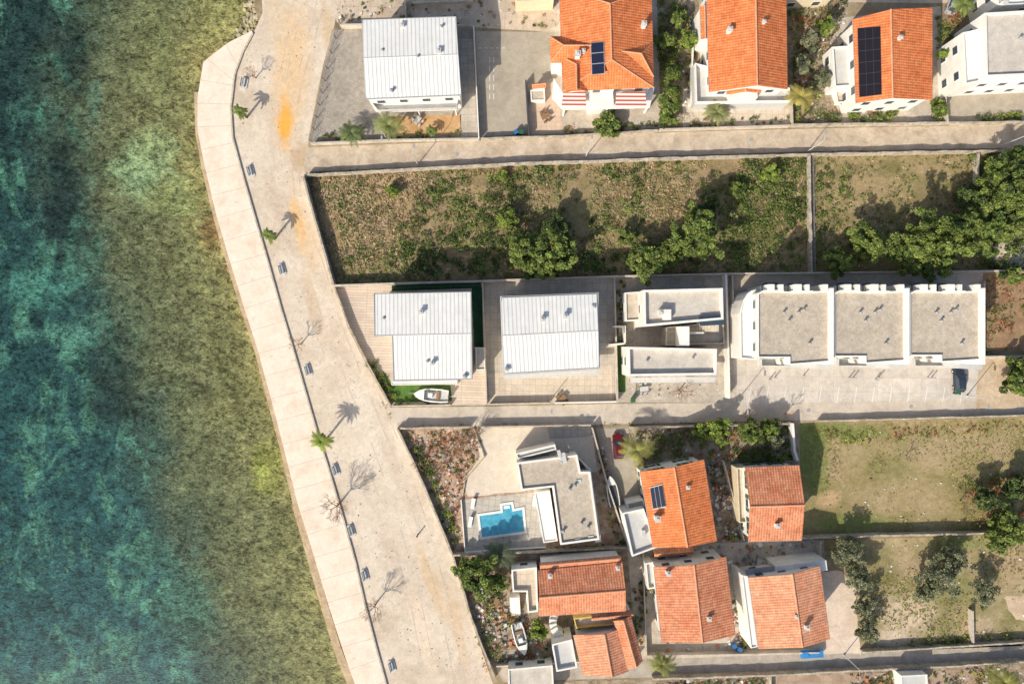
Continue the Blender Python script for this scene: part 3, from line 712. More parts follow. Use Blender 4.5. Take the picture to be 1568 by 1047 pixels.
# B
o=Obj('orange_roof_house',*P(930,70,4))
r=tiled(o,[(856,-18),(998,-18),(1001,134),(862,140)],6.2,8.6,'v',.52,(3.6,3.6),TILE_A)
panel(o,r['s0'],[(904,66),(925,64),(926,113),(906,115)],'solar_panel',SOLAR,1,3,.15,GREY)
r2=tiled(o,[(944,62),(1000,66),(1001,118),(946,108)],6.25,7.9,'h',.5,(2.2,0),TILE_A,tag='_dormer',win=False)
r3=tiled(o,[(842,56),(905,56),(905,96),(843,96)],6.25,7.7,'h',.5,(0,2.0),TILE_A,tag='_wing',win=False)
r4=tiled(o,[(862,88),(900,88),(900,140),(864,143)],6.25,7.5,'v',.5,(1.6,0),TILE_A,tag='_front',win=False)
chimney(o,884,86,7.6,.9,.7);chimney(o,893,80,7.6,.6,.4);chimney(o,985,40,7.2,.8,.6)
bs=o.p('balcony_slab',WHITE2); bs.prism(PP([(848,120),(862,143),(1002,134),(995,165),(862,168),(845,150)],3.2),2.9,3.2)
m,nt_,b_=newmat('striped_awning',.8,.2); p_=POS(nt_); s_=N(nt_,'ShaderNodeSeparateXYZ'); L(nt_,p_,s_.inputs[0])
f_=math_(nt_,'FRACT',math_(nt_,'MULTIPLY',s_.outputs[1],1/.55)); L(nt_,mix(nt_,ramp(nt_,f_,[(.48,0.),(.52,1.)]),(.66,.62,.56),(.40,.09,.07)),b_.inputs['Base Color']); AW=m
for (xa,xb) in ((862,896),(944,988)):
    q=PP([(xa,142),(xb,140)],5.3); q2=PP([(xb+2,163),(xa-2,165)],4.5)
    o.p('awnings',AW).slab([(*q2[1],4.5),(*q2[0],4.5),(*q[1],5.3),(*q[0],5.3)],.04)
o.p('front_bay',WHITE).prism(PP([(902,136),(938,134),(940,160),(903,162)],4.2),0,4.2)
posth(o,[(864,167),(930,165),(992,163)],0,2.9,WHITE2,.15)
o.done()
o=Obj('outdoor_kitchen',*P(822,137)); tiled(o,[(814,128),(835,126),(836,134),(815,136)],2.2,2.7,'h',.5,(0,0),TILE_A,win=False,ov=.15); flat(o,[(812,138),(834,137),(835,154),(813,155)],1.,YARD,WHITE,.2,.15,False,tag='_low'); o.done()
# C
o=Obj('orange_roof_house',*P(1145,70,4))
r=tiled(o,[(1082,-20),(1204,-20),(1206,137),(1086,141)],6.,8.2,'v',.55,(0,0),TILE_A)
r2=tiled(o,[(1072,10),(1088,10),(1088,60),(1074,60)],5.2,5.5,'v',.4,(0,0),TILE_A,tag='_side',win=False,ov=.1)
chimney(o,1116,48,7.3,.7,.6,WHITE);chimney(o,1168,36,7.6,.6,.4)
o.p('front_bay',WHITE).prism(PP([(1118,128),(1160,126),(1160,150),(1118,152)],5.),0,5.)
tiled(o,[(1112,126),(1164,124),(1165,142),(1113,145)],5.1,6.,'v',.5,(0,0),TILE_A,tag='_porch',win=False,ov=.3)
ring(o.p('terrace_rail',WHITE),PP([(1062,100),(1206,138),(1208,158),(1064,160)],3.),.15,3.,3.9); o.p('terrace',LGREY).prism(PP([(1062,100),(1206,138),(1208,158),(1064,160)],3.),0,2.995)
o.done()
# D
o=Obj('orange_roof_house',*P(1370,90,4))
r=tiled(o,[(1306,30),(1428,12),(1428,153),(1311,158)],6.,7.7,'v',.40,(0,0),TILE_A)
panel(o,r['s0'],[(1313,44),(1348,41),(1350,145),(1316,149)],'solar_array',SOLARK,3,6,.15,DARK)
flat(o,[(1274,72),(1304,70),(1306,132),(1278,134)],3.,LGREY,WHITE,.25,.4,tag='_annex')
flat(o,[(1278,134),(1306,133),(1307,156),(1282,158)],.9,YARD,WHITE,.2,.3,False,tag='_step')
chimney(o,1376,60,7.4,.6,.45)
pg=o.p('pergola_beams',WOOD)
for i in range(7):
    a=P(1410+i*3.,78,2.6);b=P(1410+i*3.,126,2.6); pg.tube((*a,2.6),(*b,2.6),.06,.06,4)
posth(o,[(1410,78),(1428,78),(1410,126),(1428,126)],0,2.6)
o.p('glass_canopy',GREY).prism(PP([(1404,100),(1408,100),(1410,152),(1404,152)],3.5),3.3,3.5)
o.done()
# E
o=Obj('white_apartment_house',*P(1530,80,4))
flat(o,[(1508,20),(1640,12),(1640,112),(1510,118)],7.5,ROOFGR2,WHITE,.3,.5)
flat(o,[(1474,50),(1502,44),(1506,124),(1478,130)],6.,WHITE2,WHITE,.25,.5,tag='_left')
sl2=o.p('cornice',WHITE2); sl2.prism(PP([(1500,112),(1640,108),(1640,122),(1500,128)],6.6),6.3,6.6)
sl2.prism(PP([(1484,124),(1640,118),(1640,132),(1486,137)],3.3),3.,3.3)
stp=o.p('pergola_slats',WHITE2)
for i in range(7): 
    a=P(1468,60+i*12,3.4);b=P(1478,59+i*12,3.4); stp.tube((*a,3.4),(*b,3.4),.12,.12,4)
vent(o,1560,60,7.5,.6)
o.done()
o=Obj('white_outbuilding',*P(1530,12,3)); flat(o,[(1522,-30),(1600,-30),(1600,5),(1555,8),(1528,8)],6.,WHITE2,WHITE,.25,.4); chimney(o,1533,8,6.,1.,.6); o.done()
o=Obj('stone_house',*P(1225,-30,3)); flat(o,[(1205,-60),(1290,-60),(1285,-14),(1206,-10)],5.,ROOFGR2,CREAM,.25,.4); o.done()
# J villa
o=Obj('modern_villa',*P(850,765,3))
flat(o,[(791,708),(884,696),(889,722),(904,722),(918,826),(858,834),(846,746),(798,751)],4.,ROOFGR,WHITE,.3,.35,zs=[.6])
flat(o,[(818,754),(842,751),(854,828),(832,831)],3.,WHITE2,WHITE,.2,.15,zs=[.5],tag='_terrace')
flat(o,[(790,694),(850,680),(852,688),(792,703)],3.4,LGREY,WHITE,.2,.3,False,tag='_pergola')
flat(o,[(886,702),(900,720),(912,830),(921,829),(905,720)],3.,LGREY,WHITE,.1,.1,False,tag='_edge')
for (a,b) in ((860,706),(880,742),(872,748),(890,800),(900,806),(862,812)): vent(o,a,b,4.,.5,.2)
x,y=P(862,700,4.); o.p('ac_units',LGREY).box(x,y,4.01,4.6,.9,1.6,.2); x,y=P(856,694,4.); o.p('ac_units',LGREY).box(x,y,4.01,4.7,.5,1.2,.2)
posth(o,[(852,690),(872,686)],0,3.4)
sol=o.p('roof_mats',LGREY)
for a,b in ((886,736),(905,822),(885,826)): x,y=P(a,b,4.); sol.box(x,y,4.01,4.12,.9,.5,.1)
o.done()
# pool
patch('pool_terrace',[(706,765),(828,752),(836,836),(712,846)],.034,gmat('pool_paving',[(.43,.41,.375),(.51,.49,.455)],.3,4,.14,.9,.05,brick=(1.,1.,6,.73)))
m,nt_,b_=newmat('pool_water',.08,.5); p_=POS(nt_)
v_=N(nt_,'ShaderNodeTexVoronoi'); v_.feature='SMOOTH_F1'; L(nt_,p_,v_.inputs['Vector']); v_.inputs['Scale'].default_value=1.6
L(nt_,mix(nt_,ramp(nt_,v_.outputs[0],[(.1,0.),(.8,1.)]),(.055,.31,.45),(.12,.44,.56)),b_.inputs['Base Color']); bump(nt_,b_,noi(nt_,p_,2.,3),.15,.1)  # caustic light pattern painted into the water's base colour
o=Obj('swimming_pool',*P(768,800)); PW=m
pool=PP([(734,789),(770,784),(769,773),(783,771),(785,782),(800,779),(803,813),(738,822)])
pool=pool if area(pool)>0 else pool[::-1]
o.p('water',PW).poly(pool,.07); ring(o.p('coping',WHITE2),offset(pool,-.35),.38,.03,.16)
ld=o.p('steps',WHITE2); x,y=P(776,776); ld.box(x,y,.05,.10,1.,.5,.12)
o.done()
for a,b in ((724,772),(818,768),(720,800)):
    x,y=P(a,b); o=Obj('sun_lounger',x,y,0,1.4,True); s_=o.p('bed',WHITE2); s_.box(0,0,.32,.38,1.3,.6); s_.slab([(.65,-.3,.36),(.65,.3,.36),(1.15,.3,.75),(1.15,-.3,.75)],.05); l_=o.p('legs',GREY)
    for u in (-.55,.55):
        for v in (-.25,.25): l_.box(u,v,0.03,.32,.05,.05)
    o.done()
# K
o=Obj('orange_roof_house',*P(1030,775,3))
r=tiled(o,[(980,722),(1078,703),(1098,828),(1000,838)],5.8,7.3,'v',.5,(0,0),TILE_A,sh=SHUT)
panel(o,r['s0'],[(995,746),(1014,741),(1020,776),(1000,780)],'solar_panel',SOLAR,3,1,.15)
flat(o,[(953,785),(986,778),(1006,838),(968,852)],4.4,LGREY,WHITE,.25,.6,tag='_terrace')
x,y=P(985,815,4.5); o.p('ac_units',LGREY).box(x,y,4.41,5.1,.5,1.,.1)
chimney(o,1005,792,6.4,1.,.7);chimney(o,1052,745,6.6,.5,.4)
flat(o,[(960,770),(985,764),(988,776),(962,782)],3.0,TERR2,WHITE,.2,.4,False,tag='_balcony')
o.done()
o=Obj('small_outbuilding',*P(1050,850,2)); tiled(o,[(1000,842),(1060,836),(1062,848),(1002,852)],3.,3.5,'h',.5,(0,0),TILE_B,win=False,ov=.2); o.done()
# L
o=Obj('terracotta_cottage',*P(1185,770,3))
r=tiled(o,[(1141,715),(1224,712),(1228,827),(1146,829)],5.4,6.9,'h',.5,(0,0),TILE_B,sh=SHUT)
chimney(o,1188,803,6.2,.8,.5);
flat(o,[(1128,716),(1140,716),(1144,800),(1132,800)],2.8,TERR,CREAM,.15,.5,False,tag='_balcony'); o.done()
# M
o=Obj('terracotta_house',*P(890,900,3))
r=tiled(o,[(824,873),(953,860),(958,935),(826,943)],5.4,6.8,'h',.52,(0,0),TILE_B,sh=SHUT)
tiled(o,[(826,862),(950,851),(952,862),(828,873)],5.,5.7,'h',.15,(0,0),TILE_B,tag='_rear',win=False,ov=.2)
flat(o,[(783,872),(822,868),(824,936),(808,938),(806,906),(785,906)],3.,TERR,WHITE,.25,.6,tag='_terrace')
st=o.p('steps',WHITE)
for i in range(9): x,y=P(788+i*.2,910+i*4,1.); st.box(x,y,0.02,2.8-i*.3,1.6,.42)
chimney(o,842,880,6.,.6,.5);chimney(o,945,868,6.,.6,.4); o.done()
# N
o=Obj('terracotta_house',*P(925,990,3))
tiled(o,[(878,972),(952,962),(962,1028),(893,1034)],5.,6.2,'v',.62,(0,0),TILE_C,sh=SHUT)
tiled(o,[(940,950),(966,942),(984,1012),(962,1024)],5.2,6.0,'v',.5,(0,0),TILE_B,tag='_wing',win=False)
flat(o,[(845,986),(876,978),(884,1022),(852,1028)],4.2,LGREY,WHITE,.25,.6,tag='_terrace')
flat(o,[(878,946),(938,940),(940,956),(882,962)],3.4,TERR,YEL,.2,.6,False,tag='_balcony')
tiled(o,[(905,940),(968,934),(970,944),(906,950)],4.6,5.,'h',.5,(0,0),TILE_B,tag='_porch',win=False,ov=.2)
cx_,cy_=P(865,955,2.); st=o.p('curved_steps',WHITE)
for i in range(9):
    a=math.radians(100+i*18); st.box(cx_+1.9*math.cos(a),cy_+1.9*math.sin(a),0.02,.35+i*.33,.6,1.2,a+1.57)
o.done()
# O
o=Obj('terracotta_house',*P(1062,915,3))
tiled(o,[(1001,868),(1112,852),(1126,972),(1013,983)],6.,7.5,'v',.52,(0,0),TILE_B)
chimney(o,1022,876,6.8,.8,.5);chimney(o,1084,945,6.9,.6,.5)
flat(o,[(988,862),(1000,860),(1004,900),(992,902)],3.,LGREY,WHITE,.2,.5,False,tag='_balcony'); o.done()
# P
o=Obj('white_wall_terracotta_house',*P(1205,930,3))
tiled(o,[(1146,884),(1256,866),(1271,978),(1162,993)],6.,7.4,'v',.56,(0,0),TILE_C)
chimney(o,1232,957,6.8,1.,.5);chimney(o,1218,942,7.1,.4,.35)
x,y=P(1225,868,4.); o.p('rear_annex',WHITE).box(x,y,0,4.6,8.,1.6,.12)
ra=o.p('terrace_screen',GREY); ra.prism(PP([(1140,872),(1205,864),(1212,878),(1145,884)],4.),3.8,4.)
flat(o,[(1136,880),(1145,882),(1160,990),(1150,992)],5.2,WHITE2,WHITE,.15,.2,False,tag='_side')
o.done()
o=Obj('white_canopy_house',*P(800,1040,2)); flat(o,[(778,1024),(846,1018),(850,1080),(780,1080)],2.8,ROOFGR2,WHITE,.2,.2); o.done()
o=Obj('garden_shed',*P(1400,1045)); flat(o,[(1380,1034),(1420,1032),(1422,1070),(1382,1070)],2.6,LGREY,WHITE,.15,.2,False); o.done()
o=Obj('roadside_house',*P(790,8,2)); flat(o,[(788,-20),(848,-20),(848,0),(790,3)],3,ROOFGR2,CREAM,.2,.3,False); flat(o,[(630,-30),(725,-30),(724,2),(632,5)],.6,YARD,CONC,.2,.2,False,tag='_terrace'); o.done()
# ------------------------------------------------------------ walls and fences
for pts,h,th,mt,j in [
 ([(476,219),(600,214),(733,212)],1.1,.3,CONC,0),([(736,212),(860,208),(1008,199)],1.2,.3,STONE,.04),([(1010,198),(1210,192)],1.1,.3,CONC,0),([(1212,191),(1440,188),(1640,186)],1.2,.35,STONE,.04),
 ([(725,40),(733,211)],1.5,.25,WHITE,0),([(520,38),(620,36),(724,39)],1.4,.3,CONC,0),([(805,122),(810,207)],1.5,.25,DARK,0),
 ([(466,268),(640,258),(800,250),(1000,243),(1240,236),(1400,233),(1640,229)],1.3,.4,STONE,.06),
 ([(464,270),(486,350),(511,437)],1.7,.4,STONE,.05),([(511,437),(600,434),(740,430),(940,423),(1120,419),(1500,415),(1640,413)],1.7,.35,CONC,0),
 ([(1240,238),(1243,416)],1.4,.35,STONE,.05),([(1500,234),(1498,280)],1.4,.35,STONE,.05),
 ([(739,432),(745,619)],1.5,.3,CONC,0),([(941,424),(946,616)],1.5,.3,CONC,0),
 ([(512,440),(534,500),(563,558),(598,621)],1.0,.3,STONE,.04),([(600,622),(690,620)],1.0,.3,CONC,0),([(750,619),(842,617)],1.1,.3,CONC,0),([(850,617),(944,615)],1.1,.3,WHITE,0),
 ([(608,656),(650,745),(692,848)],1.1,.4,STONE,.05),([(612,656),(720,654)],1.3,.35,STONE,.05),([(735,654),(905,651)],1.2,.3,CONC,0),
 ([(907,655),(930,740),(962,836)],1.6,.3,CONC,0),([(692,850),(800,846),(962,838)],1.4,.35,STONE,.04),
 ([(694,852),(722,948),(758,1040)],1.1,.4,STONE,.05),([(965,655),(1085,652),(1212,649)],1.3,.35,STONE,.05),([(1214,648),(1217,690),(1222,705)],1.9,.5,WHITE,0),
 ([(1255,645),(1400,641),(1640,634)],1.0,.35,STONE,.05),([(1228,824),(1350,820),(1500,817),(1640,812)],1.5,.4,STONE,.05),
 ([(1258,828),(1252,870)],1.4,.3,CONC,0),([(1490,935),(1491,984)],1.2,.3,CONC,0),([(1322,999),(1480,989),(1640,979)],1.2,.35,STONE,.05),
 ([(990,1004),(1120,1002),(1255,999)],1.2,.3,CONC,0),([(1000,1040),(1180,1034),(1290,1028),(1460,1020),(1640,1008)],1.3,.35,STONE,.05),([(760,1020),(900,1013),(980,1006)],1.2,.3,CONC,0),
 ([(1062,60),(1058,160)],1.2,.25,WHITE,0),([(1448,140),(1452,186)],1.4,.25,CONC,0),([(1212,130),(1214,190)],1.2,.3,CONC,0),([(1122,422),(1125,540)],1.6,.3,CONC,0),
 ([(1108,705),(1140,828)],1.3,.25,CONC,0),([(1508,430),(1508,545)],1.2,.25,CONC,0),([(1508,546),(1640,544)],1.2,.3,CONC,0),([(1180,1036),(1182,1080)],1.2,.3,STONE,.03),([(985,845),(990,1004)],1.2,.25,CONC,0),([(725,655),(742,700),(712,735),(708,760)],.4,.2,STONE,.03),([(706,765),(712,846),(836,838)],.6,.2,WHITE,0),([(620,0),(622,38)],1.2,.25,CONC,0),([(1075,-10),(1070,60)],1.2,.2,CONC,0)]:
    wall('boundary_wall' if mt is not STONE else 'stone_wall',pts,h,th*.75,mt,j)
fence('metal_fence',[(518,30),(498,100),(474,214)],1.5,DARK)
fence('metal_fence',[(470,272),(490,352),(515,434)],1.4,DARK)
fence('metal_fence',[(600,440),(736,436)],1.7,SHUT); fence('metal_fence',[(1246,240),(1249,414)],1.3,GREY)
fence('metal_fence',[(950,560),(975,560),(976,604)],1.3,SHUT)
LP=plain('line_paint',(.72,.71,.68),.7,.3)
p_=Part(LP)
for x in range(1150,1480,27):
    a=P(x,592);b=P(x-4,616); wallp(p_,[a,b],.036,.1,.030)
for x in (750,756):
    for y in range(92,150,14): c_=P(x,y); p_.box(c_[0],c_[1],.026,.03,.12,.9)
for x in range(735,778,9): c_=P(x,74); p_.box(c_[0],c_[1],.026,.03,.5,.1)
mkobj('road_markings',p_)
for a,b in ((1238,628),(1395,622),(900,636),(700,236),(1150,214)):
    x,y=P(a,b); p_=Part(GREY); p_.tube((x,y,.02),(x,y,.045),.32,.32,16); mkobj('manhole_cover',p_,(x,y,0))
# ------------------------------------------------------------ street furniture
def bench(px,py,ang):
    x,y=P(px,py); o=Obj('park_bench',x,y,0,math.radians(ang),True)
    pd=o.p('concrete_base',LGREY)
    pad=[(-.35,-1.0),(.35,-1.0),(.6,-.75),(.6,.75),(.35,1.0),(-.35,1.0),(-.6,.75),(-.6,-.75)]
    pd.prism(pad,.012,.16)
    s_=o.p('seat',LGREY); 
    for i in range(3): s_.box(-.18+i*.15,0,.42,.47,.12,1.5)
    b_=o.p('backrest',GREY)
    for i in range(2): b_.box(.26+i*.03,0,.55+i*.14,.66+i*.14,.04,1.5)
    l_=o.p('legs',GREY)
    for v in (-.6,.6): l_.box(0,v,.161,.42,.45,.08); l_.box(.27,v,.17,.82,.05,.06)
    o.done()
for a,b,r_ in ((374,128,-12),(384,263,15),(432,413,15),(472,567,16),(514,719,18),(538,812,16),(559,880,14),(600,1019,14)): bench(a,b,180+r_)
def lamp(px,py,h=5.,arm=(1,0)):
    x,y=P(px,py); o=Obj('street_lamp',x,y,0,0,True); p_=o.p('pole',LGREY); p_.tube((0,0,0),(0,0,h),.09,.05,8); p_.tube((0,0,0),(0,0,.3),.16,.14,8)
    p_.tube((0,0,h),(arm[0]*1.,arm[1]*1.,h+.25),.04,.035,6); hd=o.p('lamp_head',GREY); hd.box(arm[0]*1.25,arm[1]*1.25,h+.2,h+.32,.7,.28,math.atan2(arm[1],arm[0])); o.done()
for a,b,h_,ar in ((640,252,6,(.2,1)),(897,240,6.5,(.2,1)),(1236,232,6,(.2,1)),(842,613,5,(0,-1)),(1128,614,5,(0,-1)),(1480,606,5,(0,-1)),(1292,1002,5,(0,-1)),(592,212,4,(0,-1)),(1528,225,6,(0,1))): lamp(a,b,h_,ar)
x,y=P(640,818); p_=Part(DARK); p_.tube((x,y,0),(x,y,1.2),.12,.10,8); p_.tube((x,y,1.2),(x,y,1.32),.17,.1,8); mkobj('bollard',p_,(x,y,0))
for a in (1178,1186,1300,1306,1340,1420,1426,1345,1230,1465):
    x,y=P(a,575+(a%3)*3); p_=Part(GREY); p_.tube((x,y,0),(x,y,1.0),.1,.08,8); p_.tube((x,y,1.0),(x,y,1.1),.14,.1,8); mkobj('bollard',p_,(x,y,0))
# ------------------------------------------------------------ cars & boats
CARRED=plain('red_paint',(.13,.010,.014),.35,.4,0,.05); CARBLUE=plain('dark_blue_paint',(.03,.04,.06),.25,.6,0,.05); TARP=plain('blue_tarp',(.04,.22,.50),.6,.3,0,.2)
LAMPR=plain('tail_lamp',(.25,.02,.02),.3,.5)
def car(px,py,ang,mat,name='parked_car'):
    x,y=P(px,py,.8); o=Obj(name,x,y,0,math.radians(ang),True)
    bd=o.p('body',mat); gl=o.p('windows',GLASS)
    st=[(-2.1,.66,.62),(-1.98,.80,.86),(-1.7,.84,.92),(-1.0,.86,.93),(.1,.87,.92),(.85,.86,.90),(1.4,.84,.84),(1.9,.76,.74),(2.12,.58,.58)]
    bd.loft([[(X,-w_*.92,.22),(X,-w_,.45),(X,-w_*.97,zt*.85),(X,-w_*.82,zt),(X,w_*.82,zt),(X,w_*.97,zt*.85),(X,w_,.45),(X,w_*.92,.22)] for X,w_,zt in st])
    cab=[(-1.85,.70,.93,.93),(-1.45,.72,.92,1.38),(-.5,.73,.92,1.47),(.2,.72,.92,1.42),(.95,.70,.90,.91)]
    gl.loft([[(X,-w_,zb),(X,-w_*.84,zt),(X,w_*.84,zt),(X,w_,zb)] for X,w_,zb,zt in cab])
    rf=[(-1.42,.60,1.40),(-.9,.62,1.47),(-.4,.62,1.49),(.15,.60,1.45)]
    bd.loft([[(X,-w_,z_-.03),(X,-w_*.9,z_+.02),(X,w_*.9,z_+.02),(X,w_,z_-.03)] for X,w_,z_ in rf])
    for s_ in (-1,1):
        bd.tube((.2,s_*.62,1.4),(.95,s_*.68,.93),.04,.04,4); bd.tube((-1.42,s_*.6,1.38),(-1.85,s_*.68,.95),.05,.05,4)
        bd.box(.75,s_*.98,.88,1.0,.16,.22)
        for X in (-1.3,1.3): o.p('wheels',TYRE).tube((X,s_*.66,.31),(X,s_*.86,.31),.31,.31,14); o.p('hubs',LGREY).tube((X,s_*.86,.31),(X,s_*.875,.31),.18,.17,10)
        o.p('headlights',LGREY).box(2.0,s_*.5,.52,.64,.14,.28); o.p('tail_lights',LAMPR).box(-2.06,s_*.55,.6,.74,.1,.25)
    o.done()
car(947,683,93,CARRED); car(1470,581,92,CARBLUE); car(1462,2,70,plain('silver_paint',(.5,.5,.51),.3,.6,.3,.05))
def boat(px,py,ang,Ln,Wd,z=.6,cover=None,name='motor_boat'):
    x,y=P(px,py,z+.6); o=Obj(name,x,y,0,math.radians(ang),True); h_=o.p('hull',WHITE2)
    st=[(-.5,.44,.0),(-.3,.5,0),(0,.5,.0),(.2,.44,.03),(.35,.32,.1),(.45,.16,.2),(.5,.03,.3)]
    def sec(t,w_,k): 
        X=t*Ln;W=w_*Wd; return [(X,0,z-.1+k*.6),(X,-W*.7,z+.05+k*.6),(X,-W,z+.6+k*.4),(X,-W*.86,z+.66+k*.4),(X,-W*.8,z+.60+k*.4)]
    A=[sec(*s_) for s_ in st]; h_.loft(A,False); h_.loft([[(a,-b,c) for a,b,c in s_][::-1] for s_ in A],False)
    h_.face([A[0][0]]+[A[0][i] for i in (1,2,3)]+[(a,-b,c) for a,b,c in A[0][3:0:-1]])
    dk=o.p('foredeck',WHITE2)
    for s0,s1 in zip(A[3:-1],A[4:]): dk.face([(s0[4][0],s0[4][1],s0[4][2]+.04),(s1[4][0],s1[4][1],s1[4][2]+.04),(s1[4][0],-s1[4][1],s1[4][2]+.04),(s0[4][0],-s0[4][1],s0[4][2]+.04)])
    ck=o.p('cockpit_sole',cover or LGREY); zz=z+(.58 if cover else .3)
    for s0,s1 in zip(A[:3],A[1:4]): ck.face([(s0[4][0],s0[4][1],zz),(s1[4][0],s1[4][1],zz),(s1[4][0],-s1[4][1],zz),(s0[4][0],-s0[4][1],zz)])
    if not cover:
        o.p('console',WHITE2).box(.02*Ln,0,zz,z+1.0,.7,.7); o.p('seats',WOOD).box(-.2*Ln,0,zz,z+.6,.5,Wd*.6)
        w_=o.p('windscreen',GLASS); w_.slab([(.16*Ln,-.4*Wd,z+.68),(.16*Ln,.4*Wd,z+.68),(.1*Ln,.35*Wd,z+1.05),(.1*Ln,-.35*Wd,z+1.05)],.03)
    e=o.p('outboard',DARK); e.box(-.53*Ln,0,z+.2,z+.95,.4,.32); e.box(-.55*Ln,0,z-.3,z+.2,.15,.1)
    t=o.p('trailer',GREY); t.box(0,-.3,.3,.38,Ln*.9,.07); t.box(0,.3,.3,.38,Ln*.9,.07); t.box(Ln*.55,0,.3,.38,Ln*.25,.08); t.box(-.1*Ln,0,.3,.5,.08,Wd*.8)
    for s_ in (-1,1): o.p('wheels',TYRE).tube((-.12*Ln,s_*Wd*.42,.28),(-.12*Ln,s_*Wd*.5,.28),.28,.28,12)
    o.done()
boat(660,605,176,5.6,2.2,.5); boat(938,752,100,5.0,1.9,.5,DARK,'covered_boat'); boat(797,978,-75,5.2,2.0,.4); 
x,y=P(1240,997); p_=Part(TARP); p_.box(x,y,.6,1.0,3.6,1.2,.05); p_.box(x-1.2,y,1.0,1.25,1.0,.9,.2); mkobj('blue_tarpaulin',p_,(x,y,0))
def table(px,py,mat):
    x,y=P(px,py); o=Obj('garden_table',x,y,0,random.uniform(0,1.5),True); t=o.p('top',mat); t.box(0,0,.70,.75,1.4,.8); l=o.p('legs',GREY)
    for u in (-.6,.6):
        for v in (-.3,.3): l.box(u,v,0.03,.7,.06,.06)
    c=o.p('chairs',mat)
    for u,v in ((-.4,-.75),(.4,-.75),(-.4,.75),(.4,.75)): c.box(u,v,.40,.45,.42,.42); c.box(u,v+(.2 if v>0 else -.2),.45,.9,.42,.05); c.box(u,v,.03,.4,.3,.3)
    o.done()
for a,b in ((640,186),(835,180),(1090,172),(860,610),(760,920),(1120,760),(1330,170),(985,595),(1160,860)): table(a,b,random.choice([WOOD,LGREY]))
def bin_(px,py,mat):
    x,y=P(px,py); o=Obj('wheelie_bin',x,y,0,random.uniform(0,3),True); b_=o.p('tub',mat); 
    b_.loft([[(-.24,-.28,.1),(.24,-.28,.1),(.24,.28,.1),(-.24,.28,.1),(-.24,-.28,.1)],[(-.3,-.35,1.),(.3,-.35,1.),(.3,.35,1.),(-.3,.35,1.),(-.3,-.35,1.)]]); o.p('lid',mat).box(.02,0,1.002,1.08,.66,.74); o.p('wheels',TYRE).tube((-.24,-.3,.1),(-.24,.3,.1),.1,.1,8); o.done()
BINB=plain('blue_plastic',(.04,.14,.32),.5,.4); BING=plain('green_plastic',(.03,.12,.05),.5,.4)
for a,b,c in ((790,205,BINB),(798,205,BING),(1122,985,BINB),(1130,990,BINB),(870,70,BINB),(1462,600,BING),(968,612,BING),(1006,1008,BING)): bin_(a,b,c)
# ------------------------------------------------------------ vegetation
GREENS=[(.165,.22,.055),(.20,.26,.062),(.26,.31,.08),(.115,.16,.044),(.19,.235,.06)]
def tree(px,py,rpx,h,cols=GREENS,name='broadleaf_tree',dens=1.,leaf=.26):
    R=rpx*S*1.04; zc=h*.62; x,y=P(px,py,zc); o=Obj(name,x,y,0,0,True)
    t=o.p('trunk',BARK); t.tube((0,0,0),(.1,.05,h*.35),.09*h**.5+.08,.07*h**.5,8)
    K=int(16+R*R*4.)
    d=RNG.normal(size=(K,3)); d/=np.linalg.norm(d,axis=1)[:,None]; rad=RNG.uniform(.15,1,(K,1))**.5
    lob=1+.2*np.sin(np.arctan2(d[:,1],d[:,0])*3+RNG.uniform(0,6))+.12*np.sin(np.arctan2(d[:,1],d[:,0])*5+RNG.uniform(0,6))
    cc=d*rad*np.array([R*.84,R*.84,h*.34])*np.stack([lob,lob,np.ones(K)],1); cc[:,2]+=zc
    l=o.p('limbs',BARK)
    for i in range(min(K,9)):
        m_=Vector((cc[i,0]*.4,cc[i,1]*.4,h*.33+ (cc[i,2]-h*.33)*.5)); l.tube((.1,.05,h*.33),m_,.12,.07,5); l.tube(m_,tuple(cc[i]),.07,.02,5)
    n=int(110*dens); cr=RNG.uniform(.32,.62,K)*min(1.3,(.5+R*.22))
    ccol=np.array(cols)[RNG.integers(0,len(cols),K)]*RNG.uniform(.75,1.35,(K,1))
    q=RNG.normal(size=(K*n,3)); q/=np.linalg.norm(q,axis=1)[:,None]; q*=RNG.uniform(.2,1,(K*n,1))**.5
    Cn=np.repeat(cc,n,0)+q*np.repeat(cr,n)[:,None]*np.array([1,1,.75])
    C=np.repeat(ccol,n,0)*RNG.uniform(.7,1.35,(K*n,1))
    o.q.append(('crown',leafq(Cn,leaf*RNG.uniform(.6,1.3,K*n),.55,1.5),C,FOL)); o.done()
OLV=[(.21,.22,.125),(.25,.26,.15),(.15,.165,.09),(.27,.27,.17)]
LIME=[(.24,.31,.06),(.29,.35,.07),(.18,.24,.055)]
DG=[(.10,.14,.046),(.12,.16,.052)]
